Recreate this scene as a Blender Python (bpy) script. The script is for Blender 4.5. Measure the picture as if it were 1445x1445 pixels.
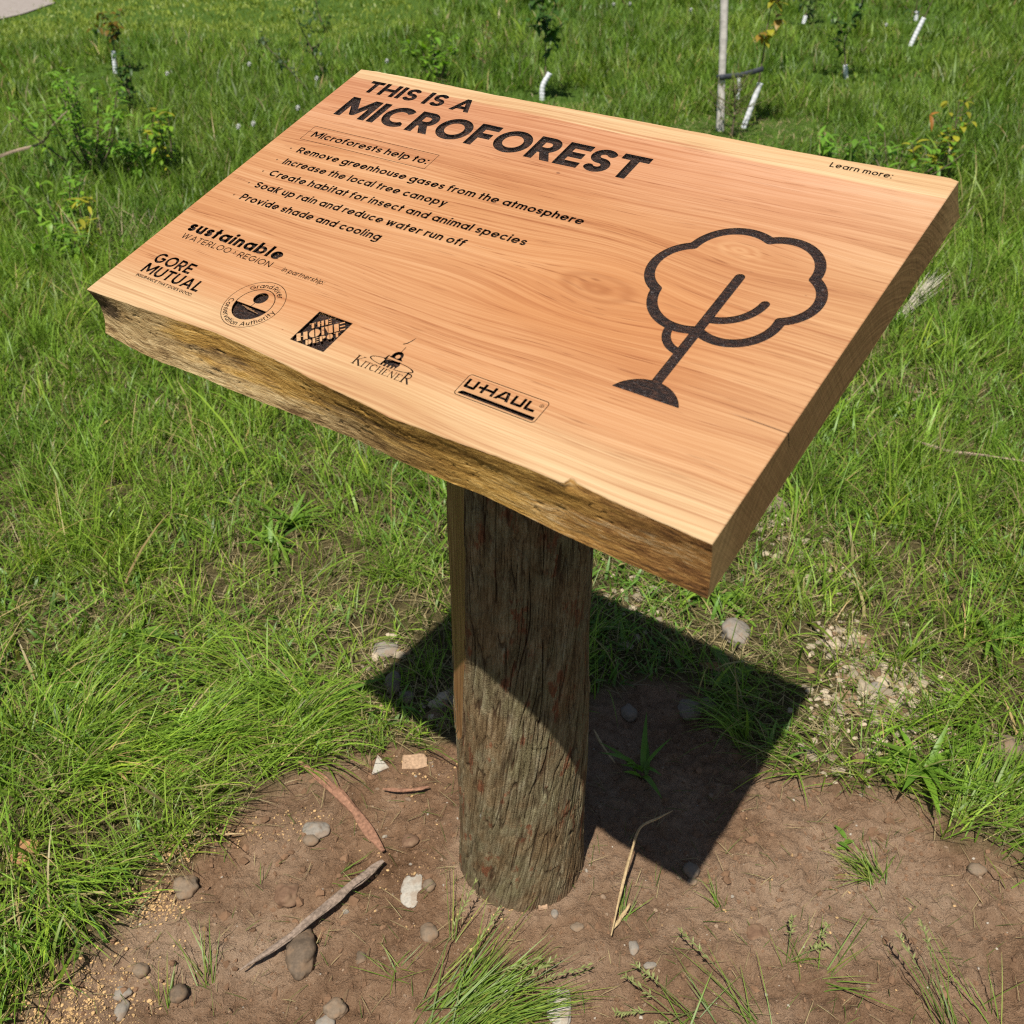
import bpy, math, random
import numpy as np
from mathutils import Matrix, Vector, geometry

for _o in list(bpy.data.objects):
    bpy.data.objects.remove(_o)
SC = bpy.context.scene
COL = SC.collection
rng = np.random.default_rng(7)
random.seed(7)
R = math.radians

# ------------------------------------------------------------------ camera
CAM_H = 1.7611
CR = np.array([[0.99994778, 0.01021976, 0.0],
               [-0.00574533, 0.56214900, -0.82701602],
               [-0.00845190, 0.82697283, 0.56217836]])
cam_d = bpy.data.cameras.new('camera')
cam = bpy.data.objects.new('camera', cam_d)
COL.objects.link(cam)
cam.matrix_world = Matrix([list(CR[0]) + [0], list(CR[1]) + [0], list(CR[2]) + [CAM_H], [0, 0, 0, 1]])
cam_d.sensor_width = 36
cam_d.sensor_fit = 'HORIZONTAL'
cam_d.lens = 36 * 1430 / 1445
cam_d.clip_start = 0.05
cam_d.clip_end = 2000
cam_d.dof.use_dof = True
cam_d.dof.focus_distance = 1.5
cam_d.dof.aperture_fstop = 8.5
SC.camera = cam

# ------------------------------------------------------------------ light
SUN = Vector((-0.1475, -0.4615, 1.0)).normalized()
W = bpy.data.worlds.new('World')
SC.world = W
W.use_nodes = True
wn = W.node_tree
wn.nodes.clear()
sky = wn.nodes.new('ShaderNodeTexSky')
sky.sky_type = 'NISHITA'
sky.sun_disc = False
sky.sun_elevation = math.asin(SUN.z)
sky.sun_rotation = math.atan2(SUN.x, SUN.y)
bg = wn.nodes.new('ShaderNodeBackground')
bg.inputs['Strength'].default_value = 0.05
wo = wn.nodes.new('ShaderNodeOutputWorld')
wn.links.new(sky.outputs[0], bg.inputs['Color'])
wn.links.new(bg.outputs[0], wo.inputs['Surface'])
sun_d = bpy.data.lights.new('sun', 'SUN')
sun_d.energy = 5.0
sun_d.angle = R(0.53)
sun_d.color = (1.0, 0.95, 0.87)
sun = bpy.data.objects.new('sun', sun_d)
COL.objects.link(sun)
sun.location = (-3, -9, 20)
sun.rotation_euler = SUN.to_track_quat('Z', 'Y').to_euler()
SC.view_settings.view_transform = 'Standard'
SC.view_settings.look = 'None'
SC.view_settings.exposure = 0.35
SC.view_settings.gamma = 1.0
SC.render.engine = 'CYCLES'
SC.cycles.max_bounces = 8
SC.cycles.use_denoising = False
SC.cycles.filter_width = 1.15
SC.cycles.sample_clamp_indirect = 4.0
SC.cycles.use_adaptive_sampling = False

# ------------------------------------------------------------------ helpers
def ray(px, py):
    return CR @ np.array([(px - 722.5) / 1430, -(py - 722.5) / 1430, -1.0])

def G(px, py, z=0.0):
    """point of the photo (1445 px) on the level z"""
    r = ray(px, py)
    k = (z - CAM_H) / r[2]
    return np.array([r[0] * k, r[1] * k])

def at_depth(px, py, y):
    """point seen at a pixel, at ground distance y from the camera"""
    r = ray(px, py)
    k = y / r[1]
    return np.array([r[0] * k, y, CAM_H + r[2] * k])

def _h(ix, iy, iz, s):
    n = (ix.astype(np.int64) * 374761393 + iy.astype(np.int64) * 668265263 + iz.astype(np.int64) * 2147483647 + s * 1274126177) & 0x7fffffff
    n = ((n ^ (n >> 13)) * 1274126177) & 0x7fffffff
    n = (n ^ (n >> 16)) * 668265263 & 0x7fffffff
    return ((n ^ (n >> 15)) & 0xffffff) / float(0xffffff)

def vn(x, y, z=None, s=0):
    x = np.asarray(x, float); y = np.asarray(y, float)
    z = np.zeros_like(x) if z is None else np.asarray(z, float)
    x, y, z = np.broadcast_arrays(x, y, z)
    fx, fy, fz = np.floor(x), np.floor(y), np.floor(z)
    ux, uy, uz = x - fx, y - fy, z - fz
    ux = ux * ux * (3 - 2 * ux); uy = uy * uy * (3 - 2 * uy); uz = uz * uz * (3 - 2 * uz)
    out = 0
    for a in (0, 1):
        for b in (0, 1):
            for c in (0, 1):
                w = (ux if a else 1 - ux) * (uy if b else 1 - uy) * (uz if c else 1 - uz)
                out = out + w * _h(fx + a, fy + b, fz + c, s)
    return out * 2 - 1

def fbm(x, y, z=None, s=0, o=4, g=0.5):
    t = 0; a = 1.0; n = 0
    for k in range(o):
        f = 2.03 ** k
        t = t + a * vn(np.asarray(x) * f, np.asarray(y) * f, None if z is None else np.asarray(z) * f, s + k * 17)
        n += a; a *= g
    return t / n

def sstep(a, b, x):
    t = np.clip((x - a) / (b - a), 0, 1)
    return t * t * (3 - 2 * t)

def poly_sd(x, y, P):
    """signed distance to polygon, negative inside"""
    x = np.asarray(x, float); y = np.asarray(y, float)
    P = np.asarray(P, float); Q = np.roll(P, -1, 0)
    d = np.full(x.shape, 1e9); ins = np.zeros(x.shape, bool)
    for (ax, ay), (bx_, by_) in zip(P, Q):
        ex, ey = bx_ - ax, by_ - ay
        L = ex * ex + ey * ey + 1e-18
        t = np.clip(((x - ax) * ex + (y - ay) * ey) / L, 0, 1)
        d = np.minimum(d, np.hypot(x - ax - t * ex, y - ay - t * ey))
        c = ((ay > y) != (by_ > y)) & (x < (bx_ - ax) * (y - ay) / (by_ - ay + 1e-18) + ax)
        ins ^= c
    return np.where(ins, -d, d)

def link(o, parent=None):
    COL.objects.link(o)
    if parent is not None:
        o.parent = parent
    return o

def mesh_np(name, V, F, mats, smooth=False, col=None, fmat=None):
    """F: list of integer arrays (n,k) or list of lists"""
    me = bpy.data.meshes.new(name)
    V = np.asarray(V, np.float32)
    if isinstance(F, np.ndarray):
        F = [F]
    if len(F) and not isinstance(F[0], np.ndarray):
        tot = np.array([len(f) for f in F], np.int32)
        loops = np.array([i for f in F for i in f], np.int32)
    else:
        tot = np.concatenate([np.full(len(f), f.shape[1], np.int32) for f in F])
        loops = np.concatenate([f.reshape(-1) for f in F]).astype(np.int32)
    me.vertices.add(len(V)); me.vertices.foreach_set('co', V.reshape(-1))
    me.loops.add(len(loops)); me.loops.foreach_set('vertex_index', loops)
    me.polygons.add(len(tot))
    st = np.zeros(len(tot), np.int32); st[1:] = np.cumsum(tot)[:-1]
    me.polygons.foreach_set('loop_start', st)
    me.polygons.foreach_set('loop_total', tot)
    me.polygons.foreach_set('use_smooth', np.full(len(tot), smooth, bool))
    for m in (mats if isinstance(mats, (list, tuple)) else [mats]):
        me.materials.append(m)
    if fmat is not None:
        me.polygons.foreach_set('material_index', np.asarray(fmat, np.int32))
    me.update(calc_edges=True)
    me.validate()
    if col is not None:
        a = me.color_attributes.new('Col', 'FLOAT_COLOR', 'POINT')
        c = np.ones((len(V), 4), np.float32); c[:, :3] = col
        a.data.foreach_set('color', c.reshape(-1))
    return me

def obj(name, me, parent=None, loc=None):
    o = bpy.data.objects.new(name, me)
    link(o, parent)
    if loc is not None:
        o.location = loc
    return o

def empty(name, loc):
    o = bpy.data.objects.new(name, None)
    o.empty_display_size = 0.05
    link(o)
    o.location = loc
    return o

def tag(o, label, cat, group=None):
    o['label'] = label; o['category'] = cat
    if group: o['group'] = group
    return o

def kind(o, k):
    o['kind'] = k
    return o

def grid_faces(nu, nv, wrap=False):
    i = np.arange(nu if wrap else nu - 1)[:, None]; j = np.arange(nv - 1)[None, :]
    a = i * nv + j; b = ((i + 1) % nu) * nv + j
    return np.stack([a, b, b + 1, a + 1], -1).reshape(-1, 4)

# ------------------------------------------------------------------ node materials
class T:
    def __init__(s, name):
        s.mat = bpy.data.materials.new(name); s.mat.use_nodes = True
        s.nt = s.mat.node_tree; s.nt.nodes.clear()
        s.out = s.nt.nodes.new('ShaderNodeOutputMaterial')
        s.tc = s.nt.nodes.new('ShaderNodeTexCoord')
        s.P = s.nt.nodes.new('ShaderNodeBsdfPrincipled')
        s.nt.links.new(s.P.outputs[0], s.out.inputs['Surface'])
    def put(s, sock, v):
        if isinstance(v, bpy.types.NodeSocket): s.nt.links.new(v, sock)
        elif v is not None: sock.default_value = v
    def n(s, typ, props=None, **kw):
        nd = s.nt.nodes.new('ShaderNode' + typ)
        for k, v in (props or {}).items(): setattr(nd, k, v)
        for k, v in kw.items():
            s.put(nd.inputs[int(k[1:])] if k[0] == '_' else nd.inputs[k.replace('_', ' ')], v)
        return nd
    def m(s, op, a, b=None, c=None, clamp=False):
        nd = s.n('Math', {'operation': op, 'use_clamp': clamp})
        s.put(nd.inputs[0], a); s.put(nd.inputs[1], b); s.put(nd.inputs[2], c)
        return nd.outputs[0]
    def mix(s, f, a, b, blend='MIX'):
        nd = s.n('Mix', {'data_type': 'RGBA', 'blend_type': blend})
        s.put(nd.inputs[0], f)
        s.put(nd.inputs[6], a if not isinstance(a, tuple) else (*a[:3], 1)); s.put(nd.inputs[7], b if not isinstance(b, tuple) else (*b[:3], 1))
        return nd.outputs[2]
    def noise(s, vec, scale, detail=4, rough=0.55, dist=0.0):
        return s.n('TexNoise', Vector=vec, Scale=scale, Detail=detail, Roughness=rough, Distortion=dist).outputs[0]
    def ramp(s, f, stops, interp='LINEAR'):
        nd = s.n('ValToRGB'); s.put(nd.inputs[0], f)
        cr = nd.color_ramp; cr.interpolation = interp
        while len(cr.elements) < len(stops): cr.elements.new(0.5)
        for e, (p, c) in zip(cr.elements, stops):
            e.position = p
            e.color = (*c, 1) if isinstance(c, tuple) else (c, c, c, 1)
        return nd.outputs[0]
    def ss(s, f, a, b):
        nd = s.n('MapRange', {'interpolation_type': 'SMOOTHSTEP'})
        for i, v in enumerate((f, a, b, 0.0, 1.0)): s.put(nd.inputs[i], v)
        return nd.outputs[0]
    def xyz(s, vec):
        nd = s.n('SeparateXYZ'); s.put(nd.inputs[0], vec); return nd.outputs
    def vec(s, x, y, z):
        nd = s.n('CombineXYZ')
        for i, v in enumerate((x, y, z)): s.put(nd.inputs[i], v)
        return nd.outputs[0]
    def scl(s, vec, sx, sy, sz):
        nd = s.n('Mapping'); s.put(nd.inputs[0], vec); nd.inputs['Scale'].default_value = (sx, sy, sz)
        return nd.outputs[0]
    def bump(s, h, strength=0.3, dist=0.002, normal=None):
        nd = s.n('Bump', Strength=strength, Distance=dist, Height=h)
        if normal is not None: s.put(nd.inputs['Normal'], normal)
        return nd.outputs[0]
    def attr(s, name='Col'):
        return s.n('Attribute', {'attribute_name': name}).outputs['Color']
    def fin(s, color=None, rough=None, normal=None, spec=None):
        if color is not None: s.put(s.P.inputs['Base Color'], color if not isinstance(color, tuple) else (*color, 1))
        if rough is not None: s.put(s.P.inputs['Roughness'], rough)
        if normal is not None: s.put(s.P.inputs['Normal'], normal)
        if spec is not None: s.put(s.P.inputs['Specular IOR Level'], spec)
        return s.mat

def mat_plain(name, c, rough=0.6, spec=0.3, nscale=40, var=0.25, bump=0.3, bdist=0.002):
    t = T(name)
    n = t.noise(t.tc.outputs['Object'], nscale, 6, 0.6)
    k = tuple(v * (1 - var) for v in c); l = tuple(min(1, v * (1 + var)) for v in c)
    return t.fin(t.ramp(n, [(0.3, k), (0.7, l)]), rough, t.bump(n, bump, bdist), spec)

def mat_leafy(name, rough=0.5, spec=0.3, trans=0.35, tint=(1.05, 1.18, 0.55)):
    """leaf and blade surface: colour from the mesh, light passes through"""
    t = T(name)
    c = t.attr()
    n = t.noise(t.tc.outputs['Object'], 60, 2, 0.5)
    c = t.mix(t.m('MULTIPLY', n, 0.35), c, t.mix(1.0, c, (0.7, 0.75, 0.6), 'MULTIPLY'))
    t.fin(c, rough, None, spec)
    tr = t.n('BsdfTranslucent', Color=t.mix(1.0, c, tint, 'MULTIPLY'))
    mx = t.n('MixShader'); mx.inputs[0].default_value = trans
    t.nt.links.new(t.P.outputs[0], mx.inputs[1]); t.nt.links.new(tr.outputs[0], mx.inputs[2])
    t.nt.links.new(mx.outputs[0], t.out.inputs['Surface'])
    return t.mat

def make_wood_top():
    t = T('sawn_cedar')
    x, y, z = t.xyz(t.tc.outputs['Object'])
    yy = y
    for (kx, ky, sx, sy, B) in ((0.735, 0.365, 0.09, 0.04, 0.75), (0.63, 0.255, 0.10, 0.055, 0.85), (0.14, 0.36, 0.10, 0.03, 0.5), (0.45, 0.19, 0.14, 0.03, 0.45)):
        dx = t.m('DIVIDE', t.m('SUBTRACT', x, kx), sx); dy = t.m('DIVIDE', t.m('SUBTRACT', y, ky), sy)
        e = t.m('EXPONENT', t.m('MULTIPLY', t.m('ADD', t.m('MULTIPLY', dx, dx), t.m('MULTIPLY', dy, dy)), -1.0))
        yy = t.m('SUBTRACT', yy, t.m('MULTIPLY', t.m('MULTIPLY', t.m('SUBTRACT', y, ky), e), B))
    wob = t.noise(t.vec(t.m('MULTIPLY', x, 2.2), t.m('MULTIPLY', y, 5.0), 0.0), 1.0, 2, 0.5)
    yy = t.m('ADD', yy, t.m('MULTIPLY', t.m('SUBTRACT', wob, 0.5), 0.030))
    yy = t.m('ADD', yy, t.m('MULTIPLY', z, 0.8))
    def streak(fx, fy, det, ro, o=0.0):
        return t.noise(t.vec(t.m('MULTIPLY', x, fx), t.m('MULTIPLY_ADD', yy, fy, o), t.m('MULTIPLY', z, fy * .5)), 1.0, det, ro)
    broad = streak(0.9, 11, 3, 0.5)
    mid = streak(1.5, 62, 4, 0.62, 3.0)
    fine = streak(3.2, 330, 4, 0.65, 9.0)
    fib = streak(20, 1100, 2, 0.6, 5.0)
    # growth rings: saw-tooth lines whose spacing follows the warped grain
    ph = t.m('FRACT', t.m('MULTIPLY_ADD', yy, 62.0, t.m('MULTIPLY', broad, 6.0)))
    ring = t.m('POWER', ph, 3.0)
    v = t.m('ADD', t.m('ADD', t.m('MULTIPLY', broad, 0.38), t.m('MULTIPLY', mid, 0.22)), t.m('MULTIPLY', fine, 0.40))
    v = t.m('SUBTRACT', v, t.m('MULTIPLY', ring, 0.030))
    v = t.m('MULTIPLY_ADD', t.m('SUBTRACT', v, 0.48), 0.80, 0.485)
    heart = t.ramp(v, [(0.34, (0.235, 0.082, 0.028)), (0.43, (0.355, 0.152, 0.060)), (0.50, (0.428, 0.209, 0.090)), (0.60, (0.505, 0.288, 0.145))])
    sap = t.ramp(v, [(0.37, (0.33, 0.158, 0.074)), (0.44, (0.435, 0.258, 0.126)), (0.51, (0.515, 0.350, 0.185)), (0.61, (0.61, 0.465, 0.27))])
    ye = t.m('MULTIPLY_ADD', t.m('SUBTRACT', mid, 0.5), 0.05, t.m('MULTIPLY_ADD', t.m('SUBTRACT', broad, 0.5), 0.03, y))
    m1 = t.ss(ye, 0.085, 0.02)
    yb = t.m('MULTIPLY_ADD', x, 0.006, ye)
    m2 = t.m('MULTIPLY', t.ss(yb, 0.527, 0.540), 0.9)
    xr = t.m('MULTIPLY', t.ss(x, 0.72, 0.95), 0.35)
    ms = t.m('MAXIMUM', t.m('MAXIMUM', m1, m2), xr)
    c = t.mix(ms, heart, sap)
    big = t.noise(t.vec(t.m('MULTIPLY', x, 3.2), t.m('MULTIPLY', yy, 8.0), 0.0), 1.0, 3, 0.5)
    c = t.mix(t.m('MULTIPLY', t.ss(big, 0.42, 0.66), 0.5), c, t.mix(1.0, c, (0.92, 0.82, 0.70), 'MULTIPLY'))
    # pinkish cast in the title half, warmer in the middle
    pk = t.ss(y, 0.33, 0.5)
    c = t.mix(t.m('MULTIPLY', pk, t.m('SUBTRACT', 0.75, ms)), c, t.mix(1.0, c, (1.04, 1.03, 1.25), 'MULTIPLY'))
    rx = t.m('DIVIDE', t.m('SUBTRACT', x, 0.64), 0.19); ry = t.m('DIVIDE', t.m('SUBTRACT', yy, 0.24), 0.085)
    rg = t.m('EXPONENT', t.m('MULTIPLY', t.m('ADD', t.m('MULTIPLY', rx, rx), t.m('MULTIPLY', ry, ry)), -1.0))
    c = t.mix(t.m('MULTIPLY', rg, 0.6), c, t.mix(1.0, c, (0.98, 0.86, 0.70), 'MULTIPLY'))
    # swirl of darker wood beside the second knot
    dx = t.m('DIVIDE', t.m('SUBTRACT', x, 0.622), 0.046); dy = t.m('DIVIDE', t.m('SUBTRACT', y, 0.252), 0.021)
    r = t.m('ADD', t.m('SQRT', t.m('ADD', t.m('MULTIPLY', dx, dx), t.m('MULTIPLY', dy, dy))), t.m('MULTIPLY', t.m('SUBTRACT', mid, 0.5), 1.6))
    sw = t.m('MULTIPLY', t.ss(r, 1.9, 0.4), t.m('MULTIPLY_ADD', t.m('SINE', t.m('MULTIPLY', r, 9.0)), 0.3, 0.55))
    c = t.mix(t.m('MULTIPLY', sw, 0.8), c, (0.27, 0.095, 0.03))
    kx = t.m('DIVIDE', t.m('SUBTRACT', x, 0.735), 0.030); ky = t.m('DIVIDE', t.m('SUBTRACT', y, 0.367), 0.016)
    kr = t.m('ADD', t.m('SQRT', t.m('ADD', t.m('MULTIPLY', kx, kx), t.m('MULTIPLY', ky, ky))), t.m('MULTIPLY', t.m('SUBTRACT', fine, 0.5), 1.2))
    c = t.mix(t.m('MULTIPLY', t.ss(kr, 1.5, 0.3), t.m('MULTIPLY_ADD', t.m('SINE', t.m('MULTIPLY', kr, 11.0)), 0.16, 0.16)), c, (0.58, 0.35, 0.17))
    ln = t.ss(streak(1.0, 190, 2, 0.5, 21.0), 0.60, 0.68)
    c = t.mix(t.m('MULTIPLY', ln, 0.38), c, t.mix(1.0, c, (0.66, 0.46, 0.34), 'MULTIPLY'))
    # pores and resin flecks
    po = t.m('MULTIPLY', t.ss(streak(16, 520, 2, 0.5, 1.0), 0.58, 0.68), t.ss(mid, 0.56, 0.42))
    c = t.mix(t.m('MULTIPLY', po, t.m('MULTIPLY_ADD', ms, -0.5, 0.7)), c, t.mix(1.0, c, (0.5, 0.36, 0.28), 'MULTIPLY'))
    fl = t.ss(t.noise(t.scl(t.tc.outputs['Object'], 45, 90, 1), 1.0, 1, 0.4), 0.80, 0.83)
    c = t.mix(t.m('MULTIPLY', fl, 0.7), c, (0.12, 0.04, 0.02))
    # hairline check running in from the right end
    ck = t.m('ABSOLUTE', t.m('SUBTRACT', y, t.m('MULTIPLY_ADD', t.m('SUBTRACT', mid, 0.5), 0.01, t.m('MULTIPLY_ADD', x, -0.02, 0.161))))
    ckm = t.m('MULTIPLY', t.ss(ck, 0.0011, 0.0003), t.ss(x, 0.835, 0.87))
    c = t.mix(t.m('MULTIPLY', ckm, 0.9), c, (0.10, 0.045, 0.02))
    hgt = t.m('ADD', t.m('MULTIPLY', fib, 0.5), t.m('SUBTRACT', t.m('MULTIPLY', fine, 0.6), t.m('MULTIPLY', ckm, 2.0)))
    return t.fin(c, t.m('MULTIPLY_ADD', fib, 0.25, 0.33), t.bump(hgt, 0.5, 0.0012), 0.45)

def make_wood_end():
    t = T('sawn_end_grain')
    x, y, z = t.xyz(t.tc.outputs['Object'])
    # growth rings seen end on, curving round a pith far below the slab
    yc = t.m('SUBTRACT', y, 0.27); zc = t.m('ADD', z, 0.20)
    rr = t.m('SQRT', t.m('ADD', t.m('MULTIPLY', yc, yc), t.m('MULTIPLY', t.m('MULTIPLY', zc, zc), 1.4)))
    rr = t.m('ADD', rr, t.m('MULTIPLY', t.noise(t.vec(0.0, t.m('MULTIPLY', y, 12), t.m('MULTIPLY', z, 25)), 1.0, 3, 0.5), 0.012))
    ring = t.noise(t.vec(t.m('MULTIPLY', rr, 170), 0.0, 0.0), 1.0, 4, 0.6)
    saw = t.noise(t.vec(0.0, t.m('MULTIPLY_ADD', z, 220, t.m('MULTIPLY', y, 480)), t.m('MULTIPLY', z, 12)), 1.0, 3, 0.6)
    v = t.m('ADD', t.m('MULTIPLY', ring, 0.65), t.m('MULTIPLY', saw, 0.35))
    c = t.ramp(v, [(0.34, (0.13, 0.068, 0.026)), (0.5, (0.235, 0.13, 0.05)), (0.66, (0.34, 0.205, 0.085))])
    ed = t.m('MAXIMUM', t.ss(y, 0.06, 0.01), t.ss(y, 0.50, 0.56))
    c = t.mix(t.m('MULTIPLY', ed, 0.6), c, t.mix(v, (0.26, 0.16, 0.06), (0.5, 0.34, 0.15)))
    ck = t.m('ABSOLUTE', t.m('SUBTRACT', y, t.m('MULTIPLY_ADD', t.noise(t.vec(0.0, 0.0, t.m('MULTIPLY', z, 60)), 1.0, 3, 0.6), 0.018, t.m('MULTIPLY_ADD', z, -0.22, 0.134))))
    ckm = t.m('MULTIPLY', t.ss(ck, 0.0016, 0.0005), t.ss(z, -0.03, -0.012))
    c = t.mix(ckm, c, (0.02, 0.012, 0.008))
    return t.fin(c, 0.65, t.bump(v, 0.4, 0.002), 0.25)

def make_char():
    t = T('burnt_engraving')
    p = t.tc.outputs['Object']
    a = t.noise(p, 420, 5, 0.65)
    b = t.noise(t.scl(p, 120, 420, 120), 1.0, 3, 0.6)
    c = t.ramp(b, [(0.3, (0.006, 0.003, 0.002)), (0.50, (0.021, 0.010, 0.006)), (0.70, (0.075, 0.033, 0.018))])
    fl = t.ss(t.noise(p, 260, 2, 0.55), 0.66, 0.70)
    c = t.mix(t.m('MULTIPLY', fl, 0.45), c, (0.20, 0.17, 0.165))  # pale flecks painted in for glints off the char
    return t.fin(c, t.ramp(a, [(0.35, 0.25), (0.65, 0.6)]), t.bump(a, 1.0, 0.004), 0.5)

def make_bark_edge():
    t = T('weathered_live_edge')
    x, y, z = t.xyz(t.tc.outputs['Object'])
    q = t.m('ADD', z, t.m('MULTIPLY', t.m('SUBTRACT', t.noise(t.vec(t.m('MULTIPLY', x, 9), 0.0, t.m('MULTIPLY', z, 14)), 1.0, 2, 0.5), 0.5), 0.02))
    a = t.noise(t.vec(t.m('MULTIPLY', x, 5), 0.0, t.m('MULTIPLY', q, 42)), 1.0, 4, 0.6)
    f = t.noise(t.vec(t.m('MULTIPLY', x, 45), t.m('MULTIPLY', y, 60), t.m('MULTIPLY', q, 430)), 1.0, 4, 0.7)
    g = t.noise(t.vec(t.m('MULTIPLY', x, 260), t.m('MULTIPLY', y, 300), t.m('MULTIPLY', q, 520)), 1.0, 2, 0.6)
    v = t.m('ADD', t.m('MULTIPLY', a, 0.5), t.m('MULTIPLY', f, 0.5))
    gold = t.ramp(v, [(0.36, (0.06, 0.030, 0.009)), (0.45, (0.25, 0.130, 0.028)), (0.54, (0.46, 0.265, 0.065)), (0.64, (0.66, 0.44, 0.16))])
    grey = t.ramp(v, [(0.38, (0.11, 0.062, 0.025)), (0.47, (0.36, 0.24, 0.105)), (0.58, (0.60, 0.45, 0.235))])
    rust = t.ramp(v, [(0.37, (0.04, 0.020, 0.010)), (0.46, (0.19, 0.085, 0.026)), (0.54, (0.36, 0.185, 0.055)), (0.63, (0.46, 0.33, 0.18))])
    dk = t.ramp(v, [(0.36, (0.02, 0.014, 0.010)), (0.62, (0.12, 0.075, 0.04))])
    low = t.ss(t.m('ADD', z, t.m('MULTIPLY', t.m('SUBTRACT', a, 0.5), 0.12)), -0.03, -0.055)
    c = t.mix(t.m('MULTIPLY', low, t.ss(x, 0.62, 0.40)), gold, grey)
    lf = t.ss(t.m('ADD', x, t.m('MULTIPLY', t.m('SUBTRACT', a, 0.5), 0.4)), 0.2, 0.12)
    c = t.mix(t.m('MULTIPLY', lf, 0.8), c, grey)
    c = t.mix(t.ss(t.m('ADD', x, t.m('MULTIPLY', t.m('SUBTRACT', a, 0.5), 0.5)), 0.70, 0.84), c, rust)
    # dark streaks along the edge and a dark blotch at the left corner
    st = t.ss(t.noise(t.vec(t.m('MULTIPLY', x, 6.5), 4.0, t.m('MULTIPLY', q, 60)), 1.0, 3, 0.55), 0.60, 0.70)
    c = t.mix(t.m('MULTIPLY', st, 0.75), c, dk)
    dx = t.m('DIVIDE', t.m('SUBTRACT', x, 0.018), 0.032); dz = t.m('DIVIDE', t.m('ADD', z, 0.022), 0.019)
    bl = t.m('ADD', t.m('ADD', t.m('MULTIPLY', dx, dx), t.m('MULTIPLY', dz, dz)), t.m('MULTIPLY', t.m('SUBTRACT', f, 0.5), 2.5))
    c = t.mix(t.m('MULTIPLY', t.ss(bl, 1.5, 0.5), 0.9), c, dk)
    sp = t.ss(g, 0.62, 0.72)
    c = t.mix(t.m('MULTIPLY', sp, 0.5), c, t.mix(1.0, c, (0.35, 0.28, 0.22), 'MULTIPLY'))
    hg = t.m('ADD', t.m('MULTIPLY', f, 0.7), t.m('MULTIPLY', g, 0.4))
    return t.fin(c, 0.75, t.bump(hg, 0.5, 0.004), 0.2)

def make_post_bark():
    t = T('cedar_bark')
    x0, y0, z = t.xyz(t.tc.outputs['Object'])
    # the bark fibres spiral up the log
    tw = t.m('MULTIPLY', z, t.m('MULTIPLY_ADD', z, 0.7, -1.5))
    cs = t.m('COSINE', tw); sn = t.m('SINE', tw)
    x = t.m('SUBTRACT', t.m('MULTIPLY', x0, cs), t.m('MULTIPLY', y0, sn))
    y = t.m('ADD', t.m('MULTIPLY', x0, sn), t.m('MULTIPLY', y0, cs))
    p = t.vec(x, y, t.m('MULTIPLY', z, 0.14))
    a = t.noise(p, 75, 4, 0.62, 0.4)
    f = t.noise(p, 300, 5, 0.75)
    b = t.noise(t.vec(x, y, t.m('MULTIPLY', z, 0.45)), 34, 4, 0.62)
    g = t.noise(t.tc.outputs['Object'], 330, 3, 0.65)
    v = t.m('ADD', t.m('MULTIPLY', a, 0.45), t.m('ADD', t.m('MULTIPLY', f, 0.35), t.m('MULTIPLY', g, 0.2)))
    c = t.ramp(v, [(0.37, (0.055, 0.038, 0.020)), (0.45, (0.135, 0.104, 0.055)), (0.53, (0.215, 0.176, 0.100)), (0.62, (0.32, 0.28, 0.180))])
    red = t.ramp(v, [(0.36, (0.07, 0.024, 0.012)), (0.6, (0.24, 0.085, 0.038))])
    wb = t.noise(t.vec(x, y, t.m('MULTIPLY', z, 0.6)), 13, 4, 0.65)
    c = t.mix(t.m('MULTIPLY', t.ss(wb, 0.44, 0.62), 0.6), c, t.mix(1.0, c, (1.06, 0.80, 0.66), 'MULTIPLY'))
    c = t.mix(t.m('MULTIPLY', t.ss(wb, 0.48, 0.36), 0.5), c, t.mix(1.0, c, (0.98, 1.06, 0.92), 'MULTIPLY'))
    rm = t.m('MULTIPLY', t.ss(b, 0.555, 0.64), t.ss(a, 0.38, 0.5))
    c = t.mix(t.m('MULTIPLY', rm, 0.85), c, red)
    inner_shade = t.n('SeparateColor', _0=t.attr()).outputs[0]
    c = t.mix(t.m('MULTIPLY', inner_shade, 0.8), c, t.mix(b, (0.018, 0.010, 0.006), (0.07, 0.030, 0.015)))  # inner bark brown, darkened to paint the shade inside the fissures
    wt = t.ss(t.noise(t.vec(x, y, t.m('MULTIPLY', z, 0.35)), 60, 3, 0.6), 0.72, 0.78)
    c = t.mix(t.m('MULTIPLY', wt, 0.5), c, (0.5, 0.48, 0.42))
    # dusty soil colour splashed on the foot of the post
    ft = t.m('MULTIPLY', t.ss(t.m('ADD', z, t.m('MULTIPLY', t.m('SUBTRACT', b, 0.5), 0.08)), 0.055, 0.0), 0.55)
    c = t.mix(ft, c, (0.17, 0.115, 0.07))
    hg = t.m('ADD', t.m('MULTIPLY', f, 0.6), t.m('MULTIPLY', g, 0.5))
    return t.fin(c, 0.85, t.bump(hg, 0.9, 0.004), 0.15)

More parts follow.
